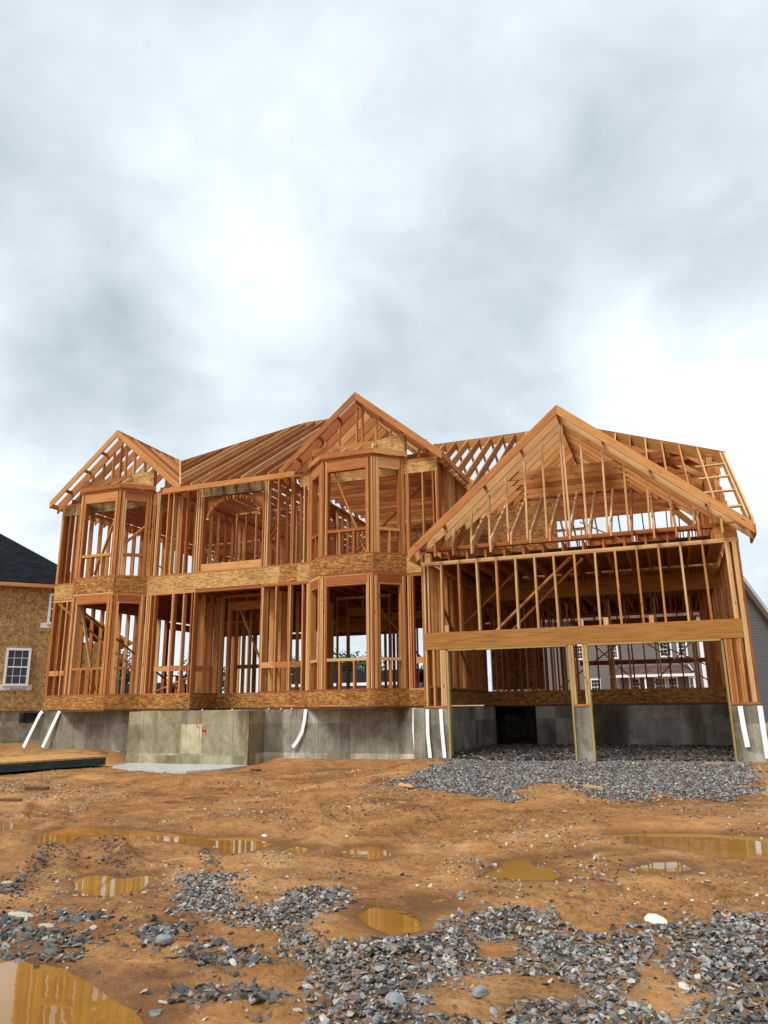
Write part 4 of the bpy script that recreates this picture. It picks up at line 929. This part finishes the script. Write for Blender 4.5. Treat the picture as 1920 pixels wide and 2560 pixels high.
# pebbles and clods strewn over the mud
n = 22000; y = 2.6+12.6*rng.random(n)**.9; x = -y*1.15-1+(y*1.15+2.2)*rng.random(n)
k = vnoise(x*.8, y*.8)+.7*vnoise(x*3, y*3) > .92; x, y = x[k], y[k]
wet = np.zeros(len(x), bool)
for P, z in PUD.values(): wet |= polydist(P, x, y) < .05
x, y = x[~wet], y[~wet]; n = len(x)
sz = .008+.022*rng.random(n)**3+.0012*y
cl = rng.random(n); cols = np.where((cl < .40)[:, None], np.array([.48, .40, .29])*(.6+.6*rng.random((n, 1))), np.where((cl < .7)[:, None], np.array([.12, .12, .12])*(.5+rng.random((n, 1))), np.array([.20, .085, .03])*(.6+.7*rng.random((n, 1)))))
scatter('pebbles', np.stack([x, y, ground(x, y)+sz*.1], 1), sz, cols, 'small pale and dark pebbles strewn across the mud', 'pebbles')
# loose slate chips lying in drifts between the puddles
n = 2600; y = 5.6+4.4*rng.random(n); x = -4.6+5.6*rng.random(n)
k = (fbm(x*1.1+40, y*1.6+3, 4) > .10); x, y = x[k], y[k]; n = len(x)
sz = .016+.035*rng.random(n)**2
scatter('stone_chips', np.stack([x, y, ground(x, y)+sz*.1], 1), sz, stone_cols(n, .2, .06, .3), 'scattered slate chips on the mud between the puddles', 'stone chips')

# dark stones and clods thrown up along the wheel ruts
X_, Y_ = [], []
for a, b_, n_, wd in (((-6.72, 7.2), (-4.8, 4.65), 900, .075), ((-6.05, 7.1), (-4.5, 5.6), 420, .06), ((-8.1, 7.2), (-5.6, 4.7), 800, .10), ((-4.5, 6.75), (-3.9, 5.95), 150, .05), ((-7.9, 6.2), (-6.3, 5.0), 400, .2), ((-5.9, 6.35), (-5.1, 6.2), 160, .08)):
    t_ = rng.random(n_); X_.append(a[0]+(b_[0]-a[0])*t_+rng.normal(size=n_)*wd); Y_.append(a[1]+(b_[1]-a[1])*t_+rng.normal(size=n_)*wd)
x = np.concatenate(X_); y = np.concatenate(Y_); n = len(x); sz = .012+.024*rng.random(n)**2
cols = np.where((rng.random(n) < .5)[:, None], np.array([.10, .09, .08])*(.5+rng.random((n, 1))), np.array([.15, .065, .025])*(.6+.7*rng.random((n, 1))))
scatter('stone_chips', np.stack([x, y, ground(x, y)+sz*.1], 1), sz, cols, 'dark stones and clods along the wheel ruts at left', 'stone chips')

# loose rocks that stand out
def rock(loc, size, mat, label, seed, sc3=(1, .65, .45), rz=0):
    bm = bmesh.new(); bmesh.ops.create_icosphere(bm, subdivisions=3, radius=.5); r = np.random.default_rng(seed); ph = r.random(6)*6
    for v in bm.verts:
        c = v.co; v.co = c*(1+.10*sin(5*c.x+ph[0])+.10*sin(6*c.y+ph[1])+.08*sin(9*c.z+ph[2])+.04*sin(17*c.x+13*c.y+ph[3]))
        v.co.x *= sc3[0]; v.co.y *= sc3[1]; v.co.z *= sc3[2]
    me = bpy.data.meshes.new('rock'); bm.to_mesh(me); bm.free(); me.materials.append(mat)
    o = link(bpy.data.objects.new('rock', me), label=label, cat='rock', group='loose rocks on the mud')
    g = float(ground(np.array([loc[0]]), np.array([loc[1]]))[0]); o.location = (loc[0], loc[1], g+size*sc3[2]*.30); o.scale = (size,)*3; o.rotation_euler = (0.15, .1, rz); return o
GREY_ROCK = plain('grey_rock', (.24, .25, .26), .7, 0, .3, 14, .5)
rock((-.27, 5.62), .15, WHITE_ROCK, 'smooth white rock at the edge of the gravel', 1, (1, .7, .45), -.5)
rock((-4.25, 4.24), .16, CREAM_ROCK, 'long flat cream rock among dark stones on the far left', 2, (1.2, .45, .22), .25)
rock((-3.93, 4.14), .10, CREAM_ROCK, 'flat cream rock beside the dark stones, left of the foreground', 3, (1.1, .6, .25), .2)
rock((-5.0, 4.82), .08, CREAM_ROCK, 'small white rock at the left edge of the mud', 4, (1, .7, .6), .6)
rock((-4.33, 7.62), .065, WHITE_ROCK, 'tiny white stone on the bank of the long puddle', 5, (1, .6, .5), 0)
rock((-1.60, 5.70), .065, GREY_ROCK, 'small grey upright stone near the middle puddles', 6, (.8, .7, .9), .4)
rock((-2.95, 4.05), .10, GREY_ROCK, 'angular dark grey rock left of the main gravel', 7, (1, .7, .5), .9)
rock((-1.35, 3.62), .10, GREY_ROCK, 'grey rock on bare mud between gravel patches at the bottom', 8, (1, .7, .6), .2)
rock((-1.02, 3.9), .085, GREY_ROCK, 'pale grey rock on bare mud beside the near gravel', 9, (1, .8, .6), 1.2)
rock((.05, 6.9), .05, CREAM_ROCK, 'small pale stone by the right-hand puddles', 10, (1, .6, .4), .3)
# scraps of timber
def scrap(a, b_, w, h, mat, label):
    za, zb = (float(ground(np.array([p[0]]), np.array([p[1]]))[0]) for p in (a, b_))
    o = board('wood_scrap', (*a, za+.03), (*b_, zb+.03), w, h, UP, mat, None, label=label, cat='wood scrap', group='wood scraps on the mud')
scrap((-11.05, 10.85), (-10.66, 10.98), .09, .05, W_DARK, 'dark wet board end lying on the mud at left')
scrap((-10.3, 9.2), (-9.6, 9.36), .05, .03, W_DARK, 'thin dark stick on the mud at the left edge')
scrap((-4.42, 5.98), (-4.32, 6.17), .02, .012, W_PALE, 'pale splinter of wood near the small puddle at left')
scrap((-1.35, 11.35), (-1.05, 11.2), .05, .03, W_PALE, 'pale stick lying in the gap of the garage gravel')
scrap((-5.4, 14.2), (-5.05, 14.35), .09, .04, W_FIR, 'short orange board offcut on the soil left of the garage gravel')
scrap((-3.95, 10.9), (-3.7, 10.8), .06, .03, W_PALE, 'small pale offcut at the left tip of the garage gravel')
scrap((-9.0, 15.2), (-8.7, 15.0), .09, .04, W_DARK, 'dark block offcut on the soil right of the porch block')
scrap((.35, 14.7), (.75, 14.6), .05, .03, W_PALE, 'white stick on gravel at the right garage doorway')

# ------------------------------------------------------------------ neighbours
def quad(name, pts, mat, parent, uv=None, th=None, **kw):
    o = mesh_obj(name, pts, [tuple(range(len(pts)))], mat, parent, **kw)
    if uv:
        l = o.data.uv_layers.new(name='UVMap')
        for k, c in enumerate(uv): l.data[k].uv = c
    return o
def slab_roof(name, pts, th, mat, parent):
    """planar roof polygon with thickness and metric UVs"""
    P = [Vector(p) for p in pts]; n = (P[1]-P[0]).cross(P[2]-P[0]).normalized()
    if n.z < 0: P = P[::-1]; n = -n
    e = Vector((0, 0, 1)).cross(n).normalized(); g = n.cross(e); m = len(P)
    vs = P+[p-n*th for p in P]; fs = [tuple(range(m)), tuple(range(m, 2*m))[::-1]]+[(m+k, m+(k+1) % m, (k+1) % m, k) for k in range(m)]
    o = mesh_obj(name, vs, fs, mat, parent); l = o.data.uv_layers.new(name='UVMap')
    for lp in o.data.loops:
        v = o.data.vertices[lp.vertex_index].co; l.data[lp.index].uv = (v.dot(e), v.dot(g))
    return o
def window(parent, org, d, nrm, t0, t1, z0, z1, fw=.09, grid=(3, 4), rail=True):
    """sash window on a wall: org + d*t ; nrm = outward"""
    d = Vector(d); nn = Vector(nrm)
    def P(t, z, o): v = Vector(org)+d*t+nn*o; return Vector((v.x, v.y, z))
    fr = board('window', P((t0+t1)/2, z0, .02), P((t0+t1)/2, z1, .02), .03, t1-t0, d, GLASS, parent, jit=0)
    Mi = fr.matrix_basis.inverted()
    def piece(nm, a, b_, w, h, up, mat=WHITE):
        o = board(nm, a, b_, w, h, up, mat, None, jit=0); mw = o.matrix_basis.copy(); o.parent = fr; o.matrix_parent_inverse = Mi; o.matrix_basis = mw; return o
    piece('frame', P(t0, z0, .05), P(t0, z1, .05), .08, fw, d); piece('frame', P(t1, z0, .05), P(t1, z1, .05), .08, fw, d)
    piece('frame', P(t0-fw/2, z1, .052), P(t1+fw/2, z1, .052), .08, fw, UP); piece('frame', P(t0-fw/2, z0, .052), P(t1+fw/2, z0, .052), .08, fw, UP)
    if rail: piece('meeting_rail', P(t0, (z0+z1)/2, .05), P(t1, (z0+z1)/2, .05), .05, .05, UP)
    for k in range(1, grid[0]): t = t0+(t1-t0)*k/grid[0]; piece('muntin', P(t, z0, .04), P(t, z1, .04), .012, .018, d)
    for k in range(1, grid[1]):
        z = z0+(z1-z0)*k/grid[1]
        if not (rail and k*2 == grid[1]): piece('muntin', P(t0, z, .041), P(t1, z, .041), .012, .018, UP)
    return fr
# left: house sheathed in bare panels
NB = empty('panel_clad_house', (-23.05, 21.5, 0), label='neighbouring house sheathed in bare wood panels under a black shingle roof', cat='house')
NB.matrix_world = Matrix.Identity(4)
A0 = Vector((-23.05, 21.5, 0)); DW = Vector((.669, .743, 0)).normalized(); NO = Vector((DW.y, -DW.x, 0))   # outward, towards the camera
def nb(t, z, o=0): v = A0+DW*t+NO*o; return Vector((v.x, v.y, z))
ts = [-9, -6.9, -4.5, -2.1, .12, 2.3]
for k in range(5):
    for z0, z1 in ((1.03, 3.93), (3.935, 5.86)):
        board('wall_panel', nb(ts[k]+.004, (z0+z1)/2, -.01), nb(ts[k+1]-.004, (z0+z1)/2, -.01), .02, z1-z0-.006, UP, OSB_WALL, NB, jit=0)
def nbox(nm, t0, t1, o0, o1, z0, z1, mat): 
    pl = [nb(t0, 0, o0), nb(t1, 0, o0), nb(t1, 0, o1), nb(t0, 0, o1)]
    return prism(nm, [(p.x, p.y) for p in pl], z0, z1, mat, NB)
nbox('wall_core', -9, 2.28, -9, -.03, 1.03, 5.86, OSB_WALL)
nbox('foundation_wall', -9, 2.27, -9, -.06, -.7, 1.03, CONC)
nbox('basement_window', .34, .98, -.1, -.05, .60, .96, GLASS)
nbox('rear_wing_wall', 2.29, 3.75, -5, -.02, 1.03, 3.6, OSB_WALL); nbox('foundation_wall', 2.29, 3.7, -5, -.05, -.7, 1.03, CONC)
slab_roof('roof', [nb(2.2, 4.75, .3), nb(4.15, 3.62, .3), nb(4.15, 3.62, -5), nb(2.2, 4.75, -5)], .1, W_FIR, NB)
ez = 5.80; ov = .3
c0 = nb(2.3+ov, ez, ov); e0 = nb(-9.4, ez, ov); pk = nb(2.6-5, ez+.70*5, -4.7); pk0 = nb(-9.4, ez+.70*5, -4.7); rr = nb(2.6, ez, -9.7)
slab_roof('roof', [e0, c0, pk, pk0], .06, SHING_BK, NB); slab_roof('roof', [c0, rr, pk], .06, SHING_BK, NB)
board('fascia', nb(-9.4, ez-.11, ov-.02), nb(2.3+ov, ez-.11, ov-.02), .03, .15, UP, W_FIR, NB); board('fascia', nb(2.3+ov, ez-.11, ov), nb(2.3+ov, ez-.11, -9), .03, .15, UP, W_FIR, NB)
board('soffit', nb(-9.4, ez-.16, ov/2), nb(2.3+ov, ez-.16, ov/2), .3, .02, UP, W_FIR, NB)
window(NB, tuple(A0), tuple(DW), tuple(NO), -.31, .46, 1.97, 3.28)
window(NB, tuple(A0), tuple(DW), tuple(NO), .98, 1.75, 4.30, 5.40)
board('flashing_tape', nb(-.62, 1.88, .004), nb(.64, 1.88, .004), .006, .20, UP, TAPE, NB, jit=0); board('flashing_tape', nb(.72, 4.21, .004), nb(2.0, 4.21, .004), .006, .20, UP, TAPE, NB, jit=0)
cu = bpy.data.curves.new('tape_lettering', 'FONT'); cu.body = 'druwwenid'; cu.size = .115; cu.extrude = .001; cu.materials.append(INK)
to = bpy.data.objects.new('tape_lettering', cu); COL.objects.link(to); dg = bpy.context.evaluated_depsgraph_get(); dg.update()
tm = bpy.data.meshes.new_from_object(to.evaluated_get(dg)); bpy.data.objects.remove(to)
to = link(bpy.data.objects.new('tape_lettering', tm), NB); mw = Matrix((DW, Vector((0, 0, 1)), NO)).transposed().to_4x4(); mw.translation = nb(-.08, 1.79, .010); to.matrix_world = mw

# house behind, taupe lap siding
def siding(name, a, b_, n, z0, z1, lap, mat, parent, topf=None):
    """lap siding as real stepped boards; topf(t)->z limit for gable walls"""
    a = Vector((*a, 0)); b_ = Vector((*b_, 0)); L = (b_-a).length; d = (b_-a)/L; nn = Vector((*n, 0)); vs = []; fs = []
    z = z0
    while z < z1-.01:
        zt = min(z+lap, z1); t0, t1 = 0, L
        if topf:
            t0, t1 = topf(zt)
            if t1-t0 < .1: break
        k = len(vs)
        for t in (t0, t1):
            p = a+d*t; vs += [p+nn*.022+Vector((0, 0, z)), p+nn*.0+Vector((0, 0, zt)), p-nn*.03+Vector((0, 0, zt)), p-nn*.03+Vector((0, 0, z))]
        fs += [(k, k+4, k+5, k+1), (k+3, k+7, k+4, k), (k+1, k+5, k+6, k+2), (k, k+1, k+2, k+3), (k+4, k+7, k+6, k+5)]
        z += lap
    return mesh_obj(name, vs, fs, mat, parent)
RB = empty('taupe_house', (-4, 70, 0), label='finished two-storey house with taupe lap siding seen through the open garage', cat='house'); RB.matrix_world = Matrix.Identity(4)
siding('siding', (-16, 70), (2.45, 70), (0, -1), -.6, 8.4, .17, SID_BR, RB)
box('wall_core', (-16, 70.04, -.6), (2.45, 80, 8.4), SID_BR, RB)
box('corner_board', (2.3, 69.93, -.6), (2.62, 70.2, 8.4), WHITE, RB)
slab_roof('roof', [(-16.5, 69.5, 8.3), (3, 69.5, 8.3), (3, 75, 11.8), (-16.5, 75, 11.8)], .15, SHING_BR, RB); slab_roof('roof', [(-16.5, 80.5, 8.3), (3, 80.5, 8.3), (3, 75, 11.8), (-16.5, 75, 11.8)], .15, SHING_BR, RB)
for t0, t1, z0, z1 in ((-.95, -.02, 4.9, 6.15), (.55, 1.25, 4.9, 6.15), (-5.1, -4.5, 4.9, 6.15), (-8.3, -7.5, 4.9, 6.15), (-1.6, -.75, 1.75, 3.1), (-.55, .2, 1.75, 3.1), (-3.7, -2.9, 1.75, 3.1), (-7.0, -6.2, 1.75, 3.1), (1.2, 1.8, 1.75, 3.1)):
    window(RB, (0, 70, 0), (1, 0, 0), (0, -1, 0), t0, t1, z0, z1, .13, (3, 4))
slab_roof('porch_roof', [(-5.2, 68.2, 3.35), (1.6, 68.2, 3.35), (1.2, 70, 4.15), (-4.6, 70, 4.15)], .08, SHING_BR, RB)
board('porch_fascia', (-5.2, 68.18, 3.25), (1.6, 68.18, 3.25), .06, .22, UP, WHITE, RB); board('porch_fascia', (1.62, 68.2, 3.3), (1.25, 70, 4.1), .06, .22, UP, WHITE, RB)
for x in (-5.0, -2.4, 1.45): box('porch_post', (x, 68.3, -.6), (x+.16, 68.46, 3.15), WHITE, RB)
# grey house on the right
GH_ = empty('grey_house', (4, 40, 0), label='grey lap-sided house with white sloping rake trim at the right edge', cat='house'); GH_.matrix_world = Matrix.Identity(4)
ga = Vector((3.94, 45, 0)); gd = Vector((.5, .866, 0)); gn = Vector((.866, -.5, 0))
g2 = lambda t, z, o=0: (ga.x+gd.x*t+gn.x*o, ga.y+gd.y*t+gn.y*o, z)
rk = lambda t: 7.2-.69*t
siding('siding', g2(-.6, 0)[:2], g2(8.5, 0)[:2], (gn.x, gn.y), -.6, 7.6, .15, SID_GR, GH_, topf=lambda z: (0, 9.1 if z < rk(8.5) else min(9.1, .6+(7.2-z)/.69)))
vs_ = [g2(-.6, -.6, -.04), g2(8.5, -.6, -.04), g2(8.5, rk(8.5), -.04), g2(-.6, rk(-.6), -.04)]; vs_ += [(x+.85, y+10, z) for x, y, z in vs_]
mesh_obj('wall_core', vs_, BOXF, SID_GR, GH_)
board('rake_trim', g2(-.6, rk(-.6)+.02, .1), g2(9.3, rk(9.3)+.02, .1), .26, .30, UP, SID_GR, GH_); board('rake_edge', g2(-.6, rk(-.6)+.26, .16), g2(9.3, rk(9.3)+.26, .16), .3, .14, UP, WHITE, GH_)
rp = [g2(-.6, rk(-.6)+.42, .3), g2(9.3, rk(9.3)+.42, .3)]; slab_roof('roof', rp+[(x+.85, y+10, z) for x, y, z in rp[::-1]], .08, SHING_BK, GH_)
# far small houses
def far_house(x0, x1, y, h, rh, mw_, mr, label, depth=9):
    E_ = empty('far_house', ((x0+x1)/2, y, 0), label=label, cat='house', group='distant houses'); E_.matrix_world = Matrix.Identity(4)
    box('wall', (x0, y, -.8), (x1, y+depth, h), mw_, E_)
    slab_roof('roof', [(x0-.5, y-.5, h-.1), (x1+.5, y-.5, h-.1), (x1+.5, y+depth/2, h+rh), (x0-.5, y+depth/2, h+rh)], .15, mr, E_)
    slab_roof('roof', [(x0-.5, y+depth+.5, h-.1), (x1+.5, y+depth+.5, h-.1), (x1+.5, y+depth/2, h+rh), (x0-.5, y+depth/2, h+rh)], .15, mr, E_)
    board('fascia', (x0-.5, y-.52, h-.2), (x1+.5, y-.52, h-.2), .05, .25, UP, WHITE, E_)
    for k in range(3):
        t = x0+(x1-x0)*(k+.5)/3; window(E_, (0, y, 0), (1, 0, 0), (0, -1, 0), t-.5, t+.5, h-2.4, h-1.0, .12, (2, 2))
FARW = plain('blue_grey_siding', (.20, .23, .28), .7)
far_house(-34, -22, 62, 3.1, 1.2, FARW, SHING_BK, 'distant low blue-grey house seen through the middle bay')
far_house(-56, -47, 60, 2.0, 1.6, FARW, SHING_BK, 'distant small house with white trim seen through the left bay')

# ------------------------------------------------------------------ trees
def tree(x, y, h, r, label, seed, tint=(.045, .085, .03)):
    rg = np.random.default_rng(seed)
    T = empty('tree', (x, y, 0), label=label, cat='tree', group='trees far behind the house')
    vs = []; fs = []
    def limb(p, q, r0, r1, n=7):
        p = Vector(p); q = Vector(q); d = (q-p).normalized(); s = d.orthogonal().normalized(); b_ = d.cross(s); k = len(vs)
        for c, rr in ((p, r0), (q, r1)):
            for j in range(n): a = 2*pi*j/n; vs.append(c+s*(cos(a)*rr)+b_*(sin(a)*rr))
        for j in range(n): fs.append((k+j, k+(j+1) % n, k+n+(j+1) % n, k+n+j))
    limb((0, 0, -.8), (0, 0, h*.45), h*.03, h*.02); limb((0, 0, h*.45), (.1*r, 0, h*.85), h*.02, h*.006)
    cl = []
    for k in range(16):
        a = rg.random()*2*pi; zz = h*(.35+.6*rg.random()); rr = r*(.35+.6*rg.random())*(1-.5*abs(zz/h-.6)/.4)
        p = (cos(a)*rr, sin(a)*rr, zz); limb((0, 0, zz*.75), p, h*.009, h*.003, 5); cl.append(p)
    mesh_obj('trunk', vs, fs, BARK, T)
    n = 3600; ci = rg.integers(0, len(cl), n); C_ = np.array(cl)[ci]; off = rg.normal(size=(n, 3))*r*.2*np.array([1, 1, .8]); P = C_+off
    s = .09+.13*rg.random(n); R_ = rotmats(n, 1.2); q = np.array([[-1, -.6, 0], [1, -.6, .15], [1, .6, 0], [-1, .6, .15]])
    v = np.einsum('nij,vj->nvi', R_, q)*s[:, None, None]*h/9+P[:, None, :]
    me = bpy.data.meshes.new('crown'); me.from_pydata(v.reshape(-1, 3).tolist(), [], np.arange(4*n).reshape(-1, 4).tolist())
    at = me.attributes.new('tint', 'FLOAT_COLOR', 'POINT'); cc = np.array(tint)[None]*(.5+1.0*rg.random((n, 1)))*np.array([1, 1, 1])
    at.data.foreach_set('color', np.concatenate([np.repeat(cc, 4, 0), np.ones((4*n, 1))], 1).astype(np.float32).ravel())
    me.materials.append(LEAF); link(bpy.data.objects.new('crown', me), T)
for k, (x, y, h, r, lb) in enumerate([(-31, 72, 7.2, 3.0, 'leafy green tree seen through the middle bay window'), (-34.5, 74, 5.8, 2.6, 'lower bushy tree just left of the tree behind the middle bay'),
    (-59, 70, 7.0, 2.8, 'green tree far behind the left bay window'), (-51, 74, 6.6, 3.0, 'green tree far behind the wall right of the left bay'), (-42, 78, 6.2, 2.8, 'dark green tree far behind the porch opening'), (-25, 76, 5.5, 2.5, 'small tree far behind the wall right of the middle bay')]):
    tree(x, y, h, r, lb, 40+k)
